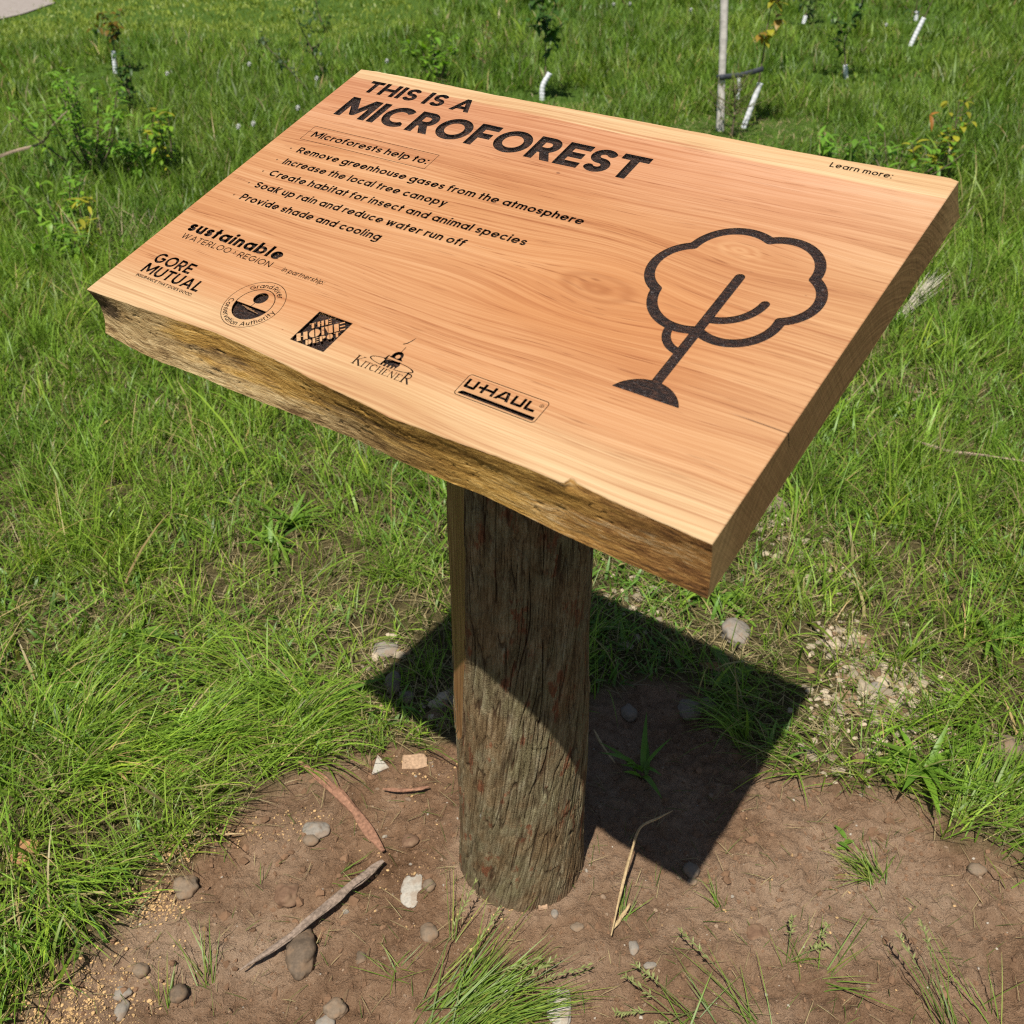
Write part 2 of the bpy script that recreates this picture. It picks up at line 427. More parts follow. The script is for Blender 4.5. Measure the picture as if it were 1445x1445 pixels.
def make_soil():
    t = T('bare_soil_and_thatch')
    p = t.tc.outputs['Object']
    msk = t.n('Attribute', {'attribute_name': 'Col'}).outputs['Color']
    mr, mg, mb = t.n('SeparateColor', _0=msk).outputs[:3]
    a = t.noise(p, 5.5, 5, 0.6)
    b = t.noise(p, 46, 7, 0.68)
    d = t.noise(p, 300, 4, 0.7)
    v = t.m('ADD', t.m('ADD', t.m('MULTIPLY', a, 0.45), t.m('MULTIPLY', b, 0.35)), t.m('MULTIPLY', d, 0.22))
    soil = t.ramp(v, [(0.38, (0.115, 0.062, 0.031)), (0.47, (0.215, 0.124, 0.069)), (0.56, (0.300, 0.183, 0.107)), (0.67, (0.41, 0.270, 0.172))])
    dust = t.ramp(v, [(0.40, (0.30, 0.192, 0.118)), (0.66, (0.50, 0.36, 0.245))])
    soil = t.mix(mg, soil, dust)
    sp = t.ss(t.noise(p, 300, 1, 0.3), 0.75, 0.79)
    soil = t.mix(t.m('MULTIPLY', sp, 0.7), soil, (0.42, 0.34, 0.25))
    th = t.ramp(t.m('ADD', t.m('MULTIPLY', b, 0.5), t.m('MULTIPLY', d, 0.5)), [(0.35, (0.045, 0.038, 0.016)), (0.55, (0.13, 0.105, 0.045)), (0.7, (0.27, 0.215, 0.11))])
    far = t.ramp(v, [(0.4, (0.05, 0.10, 0.012)), (0.6, (0.09, 0.155, 0.025))])
    c = t.mix(mr, t.mix(mb, th, far), soil)
    hg = t.m('ADD', t.m('MULTIPLY', b, 0.8), t.m('MULTIPLY', d, 0.30))
    return t.fin(c, 0.95, t.bump(hg, 1.0, 0.026), 0.1)

# ------------------------------------------------------------------ lettering engine (units: millimetres on the board)
def arc(cx, cy, rx, ry, a0, a1, n=22):
    a = np.radians(np.linspace(a0, a1, n))
    return [(cx + rx * math.cos(t), cy + ry * math.sin(t)) for t in a]

def ext(p, q, e):
    """q pushed e further along p->q"""
    d = math.hypot(q[0] - p[0], q[1] - p[1]); k = (d + e) / d
    return (p[0] + (q[0] - p[0]) * k, p[1] + (q[1] - p[1]) * k)

def glyph(ch, h, X=0.75, A=1.03, D=-0.29):
    """a monoline letter of cap height 1: width, centre lines, clip band; h = half stroke"""
    c0, c1 = -0.02, 1.02
    t = 1 - h; S = []
    if ch == 'A':
        w = 0.98; ap = (w / 2, 1 - h * .3); l = (h * 1.1, 0); r = (w - h * 1.1, 0)
        S = [[ext(ap, l, .2), ap, ext(ap, r, .2)]]
        yb = .29; k = yb / ap[1]; S.append([(l[0] + (ap[0] - l[0]) * k, yb), (r[0] + (ap[0] - r[0]) * k, yb)]); c0, c1 = 0, 1
    elif ch == 'C': w = 0.92; S = [arc(.5, .5, .5 - h, .5 - h, 48, 312)]
    elif ch == 'D': w = 0.86; S = [[(h, 0), (h, 1)], [(h, t), (.36, t)] + arc(.36, .5, w - .36 - h, .5 - h, 90, -90) + [(.36, h), (h, h)]]
    elif ch == 'E': w = 0.66; S = [[(h, 0), (h, 1)], [(h, t), (w, t)], [(h, .5), (w - .06, .5)], [(h, h), (w, h)]]
    elif ch == 'F': w = 0.63; S = [[(h, 0), (h, 1)], [(h, t), (w, t)], [(h, .48), (w - .06, .48)]]
    elif ch == 'G': w = 0.98; S = [arc(.5, .5, .5 - h, .5 - h, 45, 360) , [(w - h * .4, .5), (.54, .5)]]
    elif ch == 'H': w = 0.84; S = [[(h, 0), (h, 1)], [(w - h, 0), (w - h, 1)], [(h, .5), (w - h, .5)]]
    elif ch == 'I': w = 2 * h; S = [[(h, 0), (h, 1)]]
    elif ch == 'L': w = 0.58; S = [[(h, 0), (h, 1)], [(h, h), (w, h)]]
    elif ch == 'M':
        w = 1.08; S = [[(h, 0), (h, 1)], [(w - h, 0), (w - h, 1)], [ext((w / 2, .22), (h * 1.1, 1), .2), (w / 2, .24), ext((w / 2, .22), (w - h * 1.1, 1), .2)]]; c0, c1 = 0, 1
    elif ch == 'N':
        w = 0.86; S = [[(h, 0), (h, 1)], [(w - h, 0), (w - h, 1)], [(h, .96), (w - h, .04)]]; c0, c1 = 0, 1
    elif ch == 'O': w = 1.02; S = [arc(.51, .5, .51 - h, .51 - h, 0, 360, 44)]
    elif ch in 'PR':
        w = 0.70; b = .43; ry = (t - b) / 2
        S = [[(h, 0), (h, 1)], [(h, t), (.36, t)] + arc(.36, b + ry, w - .36 - h, ry, 90, -90) + [(.36, b), (h, b)]]
        if ch == 'R': w = 0.74; S.append([(.36, b), ext((.36, b), (w - h * 1.15, 0), .2)]); c0, c1 = 0, 1
    elif ch in 'Ss':
        T = 1 if ch == 'S' else X
        w = 0.66 * (1 if ch == 'S' else .80); ry = (T / 2 - h) / 2 + .0; rx = w / 2 - h
        S = [arc(w / 2, T - h - ry, rx, ry, 28, 270) + arc(w / 2, h + ry, rx, ry, 90, -152)]
    elif ch == 'T': w = 0.72; S = [[(w / 2, 0), (w / 2, t)], [(0, t), (w, t)]]
    elif ch == 'U': w = 0.80; S = [[(h, 1), (h, w / 2)] + arc(w / 2, w / 2 - .02, w / 2 - h, w / 2 - h - .0, 180, 360) + [(w - h, w / 2), (w - h, 1)]]
    elif ch == 'W':
        w = 1.32; a = (h * 1.1, 1); b = (w * .29, 0 + h * .3); c = (w / 2, 1 - h * .3); d = (w * .71, h * .3); e = (w - h * 1.1, 1)
        S = [[ext(b, a, .2), b, c, d, ext(d, e, .2)]]; c0, c1 = 0, 1
    elif ch in 'abdgpq':
        r = X / 2 - h; w = 2 * r + 2 * h + .02; cx = h + r + (.02 if ch in 'bp' else 0)
        S = [arc(cx, X / 2, r, r, 0, 360, 36)]
        sx = h if ch in 'bp' else w - h
        y1 = A if ch in 'bd' else X; y0 = D if ch in 'pq' else 0
        if ch == 'g':
            S.append([(sx, X), (sx, -.08)] + arc(cx, -.06, sx - cx, r * .72, 0, -145, 16)); c0 = -.5
        else: S.append([(sx, y0), (sx, y1)])
        c0, c1 = min(c0, y0), max(c1, y1)
    elif ch == 'c': w = X * .90; r = X / 2 - h; S = [arc(X / 2, X / 2, r, r, 46, 314)]
    elif ch == 'e':
        w = X; r = X / 2 - h; S = [arc(X / 2, X / 2, r, r, 0, 318, 30), [(h, X / 2), (w - h * .6, X / 2)]]
    elif ch == 'o': w = X; S = [arc(X / 2, X / 2, X / 2 - h, X / 2 - h, 0, 360, 36)]
    elif ch in 'hn':
        w = 0.61; r = w / 2 - h
        S = [[(h, 0), (h, A if ch == 'h' else X)], arc(w / 2, X - h - r, r, r, 180, 0, 18) + [(w - h, 0)]]
        c1 = A if ch == 'h' else X
    elif ch == 'm':
        r = .235 - h * .45; w = 4 * r + 2 * h
        S = [[(h, 0), (h, X)], arc(h + r, X - h - r, r, r, 180, 0, 16) + [(h + 2 * r, 0)], arc(h + 3 * r, X - h - r, r, r, 180, 0, 16) + [(h + 4 * r, 0)]]; c1 = X
    elif ch == 'r': w = 0.41; r = .25; S = [[(h, 0), (h, X)], arc(h + r, X - h - r, r, r, 180, 78, 12)]; c1 = X
    elif ch == 'u': w = 0.61; r = w / 2 - h; S = [[(h, X), (h, h + r)] + arc(w / 2, h + r, r, r, 180, 360, 18) + [(w - h, X)], [(w - h, 0), (w - h, X)]]; c1 = X
    elif ch == 'i': w = 2 * h; S = [[(h, 0), (h, X)], [(h - .005, X + .19), (h + .005, X + .19)]]; c1 = 1.3
    elif ch == 'l': w = 2 * h; S = [[(h, 0), (h, A)]]; c1 = A
    elif ch == 't': w = 0.40; S = [[(w * .46, 0), (w * .46, .97)], [(0, X - h), (w, X - h)]]
    elif ch == 'f': w = 0.40; r = .16; S = [[(w * .4, 0), (w * .4, A - h - r)] + arc(w * .4 + r, A - h - r, r, r, 180, 75, 12), [(0, X - h), (w - .02, X - h)]]; c1 = A + .02
    elif ch == 'k': w = 0.58; S = [[(h, 0), (h, A)], [(h, .27), ext((h, .27), (w - h * 1.3, X), .2)], [(.22, .42), ext((.22, .42), (w - h * .9, 0), .2)]]; c0, c1 = 0, A
    elif ch == 'v':
        w = 0.66; b = (w / 2, h * .3); S = [[ext(b, (h * 1.1, X), .2), b, ext(b, (w - h * 1.1, X), .2)]]; c0, c1 = 0, X
    elif ch == 'w':
        w = 0.98; b = (w * .29, h * .3); m_ = (w / 2, X - h * .3); d = (w * .71, h * .3)
        S = [[ext(b, (h * 1.1, X), .2), b, m_, d, ext(d, (w - h * 1.1, X), .2)]]; c0, c1 = 0, X
    elif ch == 'y':
        w = 0.66; b = (w / 2, h * .6); e = ext((w - h * 1.1, X), (w / 2, 0), .32)
        S = [[ext(b, (h * 1.1, X), .2), b], [ext(e, (w - h * 1.1, X), .2), e]]; c0, c1 = D, X
    elif ch == '>': w = 0.26; S = [[(h, .74), (w - h, .5), (h, .26)]]
    elif ch == ':': w = 2 * h; S = [[(h - .005, h), (h + .005, h)], [(h - .005, X - h), (h + .005, X - h)]]
    elif ch == '.': w = 2 * h; S = [[(h - .005, h), (h + .005, h)]]
    elif ch == '-': w = 0.4; S = [[(0, .45), (w, .45)]]
    else: w = 0.30
    return w, S, (c0, c1)

ROUND_DOT = set('i:.')

def stroke_sd(x, y, path, h, butt=True):
    path = [path[0]] + [q for p, q in zip(path, path[1:]) if abs(p[0] - q[0]) + abs(p[1] - q[1]) > 1e-7]
    d = np.full(x.shape, 1e9); n = len(path) - 1
    for k in range(n):
        (ax, ay), (bx_, by_) = path[k], path[k + 1]
        ex, ey = bx_ - ax, by_ - ay; L = math.hypot(ex, ey) + 1e-12; ex /= L; ey /= L
        s = (x - ax) * ex + (y - ay) * ey; p = np.abs(-(x - ax) * ey + (y - ay) * ex)
        o0 = np.maximum(-s, 0); o1 = np.maximum(s - L, 0)
        closed = abs(path[0][0] - path[-1][0]) + abs(path[0][1] - path[-1][1]) < 1e-6
        v = np.hypot(p, o0 + o1) - h
        if butt and not closed:
            if k == 0: v = np.where(s < 0, np.maximum(p - h, -s), v)
            if k == n - 1: v = np.where(s > L, np.maximum(p - h, s - L), v)
        d = np.minimum(d, v)
    return d

class Field:
    def __init__(s, x0, y0, x1, y1, res):
        s.x = np.arange(x0, x1 + res, res); s.y = np.arange(y0, y1 + res, res)
        s.X, s.Y = np.meshgrid(s.x, s.y); s.d = np.full(s.X.shape, 5.0); s.res = res
    def win(s, x0, y0, x1, y1):
        i0, i1 = np.searchsorted(s.x, (x0, x1)); j0, j1 = np.searchsorted(s.y, (y0, y1))
        return slice(max(j0 - 1, 0), j1 + 1), slice(max(i0 - 1, 0), i1 + 1)
    def op(s, box, fn, sub=False):
        w = s.win(*box); v = fn(s.X[w], s.Y[w])
        if not v.size: return
        s.d[w] = np.maximum(s.d[w], -v) if sub else np.minimum(s.d[w], v)
    def stroke(s, path, h, butt=True, sub=False):
        p = np.array(path); m = h * 2 + 2 * s.res + 1
        s.op((p[:, 0].min() - m, p[:, 1].min() - m, p[:, 0].max() + m, p[:, 1].max() + m), lambda x, y: stroke_sd(x, y, path, h, butt), sub)
    def poly(s, P, sub=False):
        p = np.array(P); m = 2 * s.res + 1
        s.op((p[:, 0].min() - m, p[:, 1].min() - m, p[:, 0].max() + m, p[:, 1].max() + m), lambda x, y: poly_sd(x, y, P), sub)
    def glyph(s, ch, ox, oy, size, sw, ang=0.0, X=0.75, xs=1.0):
        h = sw / size / 2
        w, S, (c0, c1) = glyph(ch, h, X)
        ca, sa = math.cos(ang), math.sin(ang)
        cs = [(ox + size * (u * ca - v * sa), oy + size * (u * sa + v * ca)) for u in (-.2, w * xs + .2) for v in (-.55, 1.4)]
        qx, qy = zip(*cs)
        def fn(x, y):
            u = ((x - ox) * ca + (y - oy) * sa) / size / xs; v = (-(x - ox) * sa + (y - oy) * ca) / size
            d = np.full(u.shape, 9.0)
            for k, p in enumerate(S):
                rd = (ch == ':' or ch == '.' or (ch == 'i' and k == 1))
                d = np.minimum(d, stroke_sd(u, v, p, h * (1.12 if rd else 1), not rd))
            return np.maximum(d, np.maximum(c0 - v, v - c1)) * size
        if S: s.op((min(qx), min(qy), max(qx), max(qy)), fn)
        return w * size * xs
    def text(s, txt, x0, x1, y, size, sw, X=0.75, g0=0.13):
        h = sw / size / 2
        ws = [glyph(c, h, X)[0] * size if c != ' ' else size * .21 for c in txt]
        xs = (x1 - x0 - g0 * size * (len(txt) - 1)) / sum(ws)
        xs = min(max(xs, 0.86), 1.22)
        gap = (x1 - x0 - sum(ws) * xs) / (len(txt) - 1)
        x = x0
        for c, w in zip(txt, ws):
            if c != ' ': s.glyph(c, x, y, size, sw, 0, X, xs)
            x += w * xs + gap
    def loops(s, tol):
        d = np.pad(s.d, 1, constant_values=5.0); res = s.res
        X0 = s.x[0] - res; Y0 = s.y[0] - res; ny, nx = d.shape
        I = d < 0
        case = (I[:-1, :-1] * 1 + I[:-1, 1:] * 2 + I[1:, 1:] * 4 + I[1:, :-1] * 8)
        # edges: 0 bottom 1 right 2 top 3 left ; inside on the left of the direction of travel
        TB = {1: [(3, 0)], 2: [(0, 1)], 3: [(3, 1)], 4: [(1, 2)], 5: [(3, 0), (1, 2)], 6: [(0, 2)], 7: [(3, 2)], 8: [(2, 3)],
              9: [(2, 0)], 10: [(0, 1), (2, 3)], 11: [(2, 1)], 12: [(1, 3)], 13: [(1, 0)], 14: [(0, 3)]}
        nxt = {}
        def eid(j, i, e):
            return (j, i, 0) if e == 0 else (j, i + 1, 1) if e == 1 else (j + 1, i, 0) if e == 2 else (j, i, 1)
        for j, i in zip(*np.nonzero((case > 0) & (case < 15))):
            for a, b in TB[int(case[j, i])]: nxt[eid(j, i, a)] = eid(j, i, b)
        def pt(e):
            j, i, v = e; a = d[j, i]; b = d[j + 1, i] if v else d[j, i + 1]
            k = min(max(a / (a - b), .02), .98)
            return (X0 + (i + (0 if v else k)) * res, Y0 + (j + (k if v else 0)) * res)
        out = []
        while nxt:
            st, cur = nxt.popitem(); L = [pt(st)]
            while cur != st:
                L.append(pt(cur)); cur = nxt.pop(cur)
            if len(L) > 5:
                P = rdp_closed(np.array(L), tol)
                if len(P) >= 3: out.append(P)
        return out

def rdp(P, tol):
    keep = np.zeros(len(P), bool); keep[0] = keep[-1] = True
    st = [(0, len(P) - 1)]
    while st:
        a, b = st.pop()
        if b - a < 2: continue
        e = P[b] - P[a]; L = np.hypot(*e) + 1e-12; q = P[a + 1:b] - P[a]
        dd = np.abs(q[:, 0] * e[1] - q[:, 1] * e[0]) / L if L > 1e-9 else np.hypot(q[:, 0], q[:, 1])
        k = int(np.argmax(dd))
        if dd[k] > tol:
            m = a + 1 + k; keep[m] = True; st += [(a, m), (m, b)]
    return P[keep]

def rdp_closed(L, tol):
    k = int(np.argmax(np.hypot(*(L - L[0]).T)))
    a = rdp(L[:k + 1], tol); b = rdp(np.vstack([L[k:], L[:1]]), tol)
    return np.vstack([a[:-1], b[:-1]])

def arc3(p, q, r, n=18):
    """circular arc from p through q to r"""
    ax, ay = p; bx_, by_ = q; cx, cy = r
    dd = 2 * (ax * (by_ - cy) + bx_ * (cy - ay) + cx * (ay - by_))
    ux = ((ax * ax + ay * ay) * (by_ - cy) + (bx_ * bx_ + by_ * by_) * (cy - ay) + (cx * cx + cy * cy) * (ay - by_)) / dd
    uy = ((ax * ax + ay * ay) * (cx - bx_) + (bx_ * bx_ + by_ * by_) * (ax - cx) + (cx * cx + cy * cy) * (bx_ - ax)) / dd
    rr = math.hypot(ax - ux, ay - uy)
    a0, a1, a2 = (math.atan2(v - uy, u - ux) for u, v in (p, q, r))
    tau = 2 * math.pi
    ccw = ((a1 - a0) % tau) < ((a2 - a0) % tau)
    sw = (a2 - a0) % tau if ccw else -((a0 - a2) % tau)
    return [(ux + rr * math.cos(a0 + sw * k / (n - 1)), uy + rr * math.sin(a0 + sw * k / (n - 1))) for k in range(n)]

GROUPS = []          # (name, label, loops, depth mm)
def group(name, label, F, depth, tol=0.06):
    GROUPS.append((name, label, F.loops(tol), depth))

# title
F = Field(38, 500, 255, 542, .4)
F.text('THIS IS A', 45.2, 248.5, 506.6, 30, 6.6, .75, .11)
group('small_title_lettering', 'burnt capitals THIS IS A', F, 3.4)
F = Field(38, 435, 562, 497, .45)
F.text('MICROFOREST', 45.0, 555.0, 442.4, 48.5, 11.4, .75, .09)
group('title_lettering', 'large burnt capitals MICROFOREST', F, 4.2)
# heading in a thin frame
F = Field(36, 369, 280, 412, .28)
F.text('Microforests help to:', 52.3, 269.6, 383.6, 13.6, 2.55)
F.stroke([(41, 374.3), (41, 407.6), (274.7, 407.6), (274.7, 374.3), (41, 374.3)], .42)
group('heading_lettering', 'small heading Microforests help to: in a thin frame', F, 1.2, .05)
# list
LINES = [('Remove greenhouse gases from the atmosphere', 542.3, 344.6), ('Increase the local tree canopy', 354.6, 315.4),
         ('Create habitat for insect and animal species', 499.3, 286.2), ('Soak up rain and reduce water run off', 427.6, 257.0),
         ('Provide shade and cooling', 316.6, 227.6)]
F = Field(40, 218, 548, 362, .28)
for tx, xe, yb in LINES:
    F.text(tx, 59.3, xe, yb, 13.2, 2.6)
    F.stroke(arc(45.2, yb + 5.4, 1.15, 1.15, 0, 360, 16), .42)
group('list_lettering', 'five burnt lines of list text with bullets', F, 1.3, .05)
# sponsors
F = Field(32, 122, 222, 176, .25)
F.text('sustainable', 37.5, 215.8, 147.0, 20.0, 4.6, .74, .08)
F.text('WATERLOO > REGION', 42.5, 214.3, 131.4, 10.2, 1.35, .75, .2)
group('region_logo', 'sustainable WATERLOO REGION', F, 1.2, .05)
F = Field(231, 127, 311, 145, .2)
F.text('in partnership:', 235.4, 307.2, 132.4, 7.8, 1.05)
group('partnership_lettering', 'small words in partnership:', F, .9, .04)
F = Field(40, 44, 160, 102, .2)
F.text('GORE', 43.2, 116.5, 78.4, 19.0, 3.7)
F.text('MUTUAL', 43.8, 155.6, 56.8, 18.4, 3.6)
F.text('INSURANCE THAT DOES GOOD.', 45.3, 155.7, 48.0, 4.7, .95)
group('insurance_logo', 'GORE MUTUAL INSURANCE THAT DOES GOOD.', F, 1.1, .04)
# round conservation seal
F = Field(202, 24, 294, 116, .2)
sx_, sy_ = 248.0, 70.0
F.stroke(arc(sx_, sy_, 41, 41, 0, 360, 90), .42)
F.stroke(arc(sx_, sy_, 27, 27, 0, 360, 80), .6)
F.poly(arc(sx_, sy_, 27, 27, 188, 352, 60))
F.poly(arc(sx_ + 1, 82.2, 10.0, 9.6, 0, 360, 50))
F.stroke([(sx_ + .2, 73.5), (sx_ - .6, 65.5)], .5)
for k in range(3):
    F.stroke([(sx_ - 13 + k * 5, 63.3 - k * 1.3), (sx_ + 4 + k * 7, 62.4 - k * 1.5)], .22, sub=True)
def on_circle(txt, a0, a1, r, size, sw, bottom=False):
    ws = [glyph(c, sw / size / 2)[0] * size if c != ' ' else 1.0 for c in txt]
    tot = math.radians(abs(a1 - a0)) * r; gap = (tot - sum(ws)) / (len(txt) - 1); s_ = 0
    for c, w in zip(txt, ws):
        m = (s_ + w / 2) / r; a = math.radians(a0) + (m if bottom else -m)
        rot = a + math.pi / 2 if bottom else a - math.pi / 2
        px, py = sx_ + r * math.cos(a), sy_ + r * math.sin(a)
        if c != ' ': F.glyph(c, px - math.cos(rot) * w / 2, py - math.sin(rot) * w / 2, size, sw, rot)
        s_ += w + gap
on_circle('Grand River', 143, 40, 29.9, 7.6, 1.15)
on_circle('Conservation', 184, 280, 38.4, 7.4, 1.15, True)
on_circle('Authority', 287, 360, 38.4, 7.4, 1.15, True)
group('conservation_seal', 'round Grand River Conservation Authority seal', F, 1.1, .04)
# square stencil logo
F = Field(334, 38, 396, 98, .2)
F.poly([(338.4, 41.4), (392.2, 41.4), (392.2, 93.4), (338.4, 93.4)])
ca_, sa_ = math.cos(R(44)), math.sin(R(44))
def hp(u, v): return (365.3 + u * ca_ - v * sa_, 67.4 + u * sa_ + v * ca_)
def rbox(u0, v0, u1, v1): F.poly([hp(u0, v0), hp(u1, v0), hp(u1, v1), hp(u0, v1)], True)
def half(u, v, r, ry, side): F.poly([hp(*q) for q in arc(u, v, r, ry, -90 if side > 0 else 90, 90 if side > 0 else 270, 18)], True)
def stencil(ch, u, v, w, hh):
    g = .10 * w; s = .38 * w
    if ch == 'H': rbox(u, v, u + s, v + hh); rbox(u + w - s, v, u + w, v + hh); rbox(u + s + g * .4, v + hh * .45, u + w - s - g * .4, v + hh * .55)
    elif ch == 'T': rbox(u + w * .3, v, u + w * .7, v + hh); rbox(u, v + hh * .86, u + w * .24, v + hh); rbox(u + w * .76, v + hh * .86, u + w, v + hh)
    elif ch == 'E':
        rbox(u, v, u + s * 1.1, v + hh)
        for k in (0, .43, .86): rbox(u + s * 1.1 + g, v + hh * k, u + w, v + hh * (k + .14))
    elif ch == 'O': half(u + w * .47, v + hh / 2, w * .47, hh / 2, -1); half(u + w * .57, v + hh / 2, w * .43, hh / 2, 1)
    elif ch == 'M':
        rbox(u, v, u + s * .6, v + hh); rbox(u + w - s, v, u + w, v + hh)
        F.poly([hp(*q) for q in ((u + s * .75, v + hh), (u + w * .6, v), (u + w - s * 1.15, v + hh * .45), (u + w - s * 1.15, v + hh))], True)
    elif ch in 'DP':
        rbox(u, v, u + s, v + hh)
        k = 0 if ch == 'D' else .42
        half(u + s + g, v + hh * (1 + k) / 2, w - s - g, hh * (1 - k) / 2, 1)
for tx, u0, v0, hh, w, gp in (('THE', -13.5, 9.6, 9.2, 7.4, 2.0), ('HOME', -29.5, -7.0, 13.6, 13.0, 1.9), ('DEPOT', -19.0, -17.4, 8.6, 6.9, 1.5)):
    u = u0
    for c in tx: stencil(c, u, v0, w, hh); u += w + gp
group('square_stencil_logo', 'square logo reading THE HOME DEPOT', F, 1.3, .04)
# city logo in serif capitals
F = Field(428, 36, 532, 108, .16)
def serif(ch, x, y, hh, kx=.85):
    a, b = hh * .075, hh * .028          # thick and thin half strokes
    q = lambda u, v: (x + u * hh * kx, y + v * hh)
    def sf(u, v, l=.16): F.stroke([q(u - l, v), q(u + l, v)], b)
    def ln(p0, p1, t): F.stroke([q(*p0), q(*p1)], t)
    if ch == 'K': ln((.2, 0), (.2, 1), a); sf(.2, .02); sf(.2, .98); ln((.2, .42), (.78, 1), b); ln((.36, .55), (.86, 0), a); sf(.84, .02, .12); sf(.76, .98, .12); return .98
    if ch == 'I': ln((.18, 0), (.18, 1), a); sf(.18, .02); sf(.18, .98); return .36
    if ch == 'T': ln((.4, 0), (.4, 1), a); sf(.4, .02); ln((.02, .97), (.78, .97), b); ln((.02, .97), (.0, .8), b); ln((.78, .97), (.8, .8), b); return .8
    if ch == 'C':
        F.stroke([q(*p) for p in arc(.46, .5, .42, .47, 50, 310, 24)], (a + b) / 2); F.stroke([q(*p) for p in arc(.48, .5, .41, .42, 120, 240, 14)], a); ln((.76, .84), (.77, .66), b); return .88
    if ch == 'H': ln((.18, 0), (.18, 1), a); ln((.78, 0), (.78, 1), a); ln((.18, .5), (.78, .5), b); [sf(u, v) for u in (.18, .78) for v in (.02, .98)]; return .96
    if ch == 'E': ln((.2, 0), (.2, 1), a); ln((.06, .97), (.68, .97), b); ln((.06, .03), (.72, .03), b); ln((.2, .5), (.56, .5), b); ln((.68, .97), (.69, .8), b); ln((.72, .03), (.75, .22), b); return .8
    if ch == 'N': ln((.18, 0), (.18, 1), b * 1.2); ln((.82, 0), (.82, 1), b * 1.2); ln((.16, .98), (.82, .02), a); sf(.18, .02, .12); sf(.82, .98, .12); return 1.0
    if ch == 'R':
        ln((.2, 0), (.2, 1), a); sf(.2, .02); ln((.06, .97), (.4, .97), b)
        F.stroke([q(*p) for p in [(.2, .97), (.42, .97)] + arc(.42, .74, .24, .23, 90, -90, 14) + [(.2, .51)]], (a + b) / 2); ln((.42, .5), (.86, 0), a); sf(.84, .02, .1); return .94
x = 434.0
for c, hh in zip('KITCHENER', (14, 9.6, 9.6, 9.6, 9.6, 9.6, 9.6, 9.6, 14)):
    kx = 1.02
    x += serif(c, x, 41.2, hh, kx) * hh * kx + .25
F.stroke(arc(480.5, 58.6, 31, 5.6, 0, 360, 70), .42); F.stroke(arc(480.3, 58.6, 30.6, 5.3, -32, 32, 20), .75); F.stroke(arc(480.7, 58.6, 30.6, 5.3, 150, 210, 16), .6)
F.poly([(467.2, 53), (468.5, 62.4), (488.6, 65.2), (490.6, 60.5), (488.8, 54.2)])
for k in range(4): F.stroke([(471.2 + k * 5, 51), (471.5 + k * 5, 56.6)], .9, sub=True)
F.poly([(466.3, 61.8), (466.9, 66.2), (468.0, 69.5), (469.2, 70.6), (469.4, 66), (469.8, 62.3)])
F.poly(arc(478.6, 71.2, 7.2, 7.6, -28, 208, 34)); F.poly([(471, 69.3), (470.2, 67.4), (487.2, 66.8), (489.4, 67.2), (485.6, 70)])
F.poly(arc(479.6, 71.2, 3.0, 3.0, 0, 360, 20), True)
F.stroke([(478.4, 78), (478.2, 87.5)], .42)
F.poly([(470.8, 90.0), (474, 92.4), (477, 97.2), (479.2, 103.6), (479.8, 104.2), (478.9, 98.2), (476.2, 92.6), (473, 89.6)])
group('city_logo', 'KITCHENER in serif capitals under a domed tower', F, 1.1, .04)
# truck hire logo
F = Field(567, 48, 679, 88, .2)
def rrect(x0, y0, x1, y1, r): return arc(x1 - r, y1 - r, r, r, 0, 90, 8) + arc(x0 + r, y1 - r, r, r, 90, 180, 8) + arc(x0 + r, y0 + r, r, r, 180, 270, 8) + arc(x1 - r, y0 + r, r, r, 270, 360, 8)
P_ = rrect(572.2, 52.0, 674.6, 83.0, 4); F.stroke(P_ + P_[:1], .45)
F.poly([(576, 54.6), (671.8, 54.6), (671.8, 59.6), (579.4, 59.6), (576, 56.8)])
bx0, hh, sw = 576.2, 13.0, 3.5
def U_(x): F.stroke([(x + sw / 2, 64.4 + hh), (x + sw / 2, 64.4 + sw / 2), (x + 14.6 - sw / 2, 64.4 + sw / 2), (x + 14.6 - sw / 2, 64.4 + hh)], sw / 2)
U_(575.6)
F.stroke([(592.6, 70.9), (610, 70.9)], sw / 2 * .95); F.stroke([(599.2, 64.4), (599.2, 77.4)], sw / 2); F.stroke([(611.8, 64.4), (611.8, 77.4)], sw / 2); F.stroke([(599, 70.9), (612, 70.9)], sw / 2 * .9)
F.op((612, 62, 636, 80), lambda X_, Y_: np.maximum(np.minimum(stroke_sd(X_, Y_, [(615.4, 61), (624.2, 77.4), (627.4, 77.4), (632.6, 61)], 1.85), stroke_sd(X_, Y_, [(618, 67.6), (631, 67.6)], 1.4)), np.maximum(64.4 - Y_, Y_ - 77.4)))
U_(636.0)
F.stroke([(654.6, 77.4), (654.6, 66.1), (665.6, 66.1)], sw / 2)
F.stroke(arc(669.0, 75.6, 2.2, 2.2, 0, 360, 24), .28); F.glyph('R', 668.2, 74.4, 2.4, .5)
group('hire_logo', 'U-HAUL in a rounded frame over a thick bar', F, 1.3, .04)
# learn more
F = Field(752, 536, 838, 556, .22)
F.text('Learn more:', 758.4, 832.0, 542.4, 9.6, 1.7)
group('learn_more_lettering', 'small words Learn more:', F, 1.0, .05)
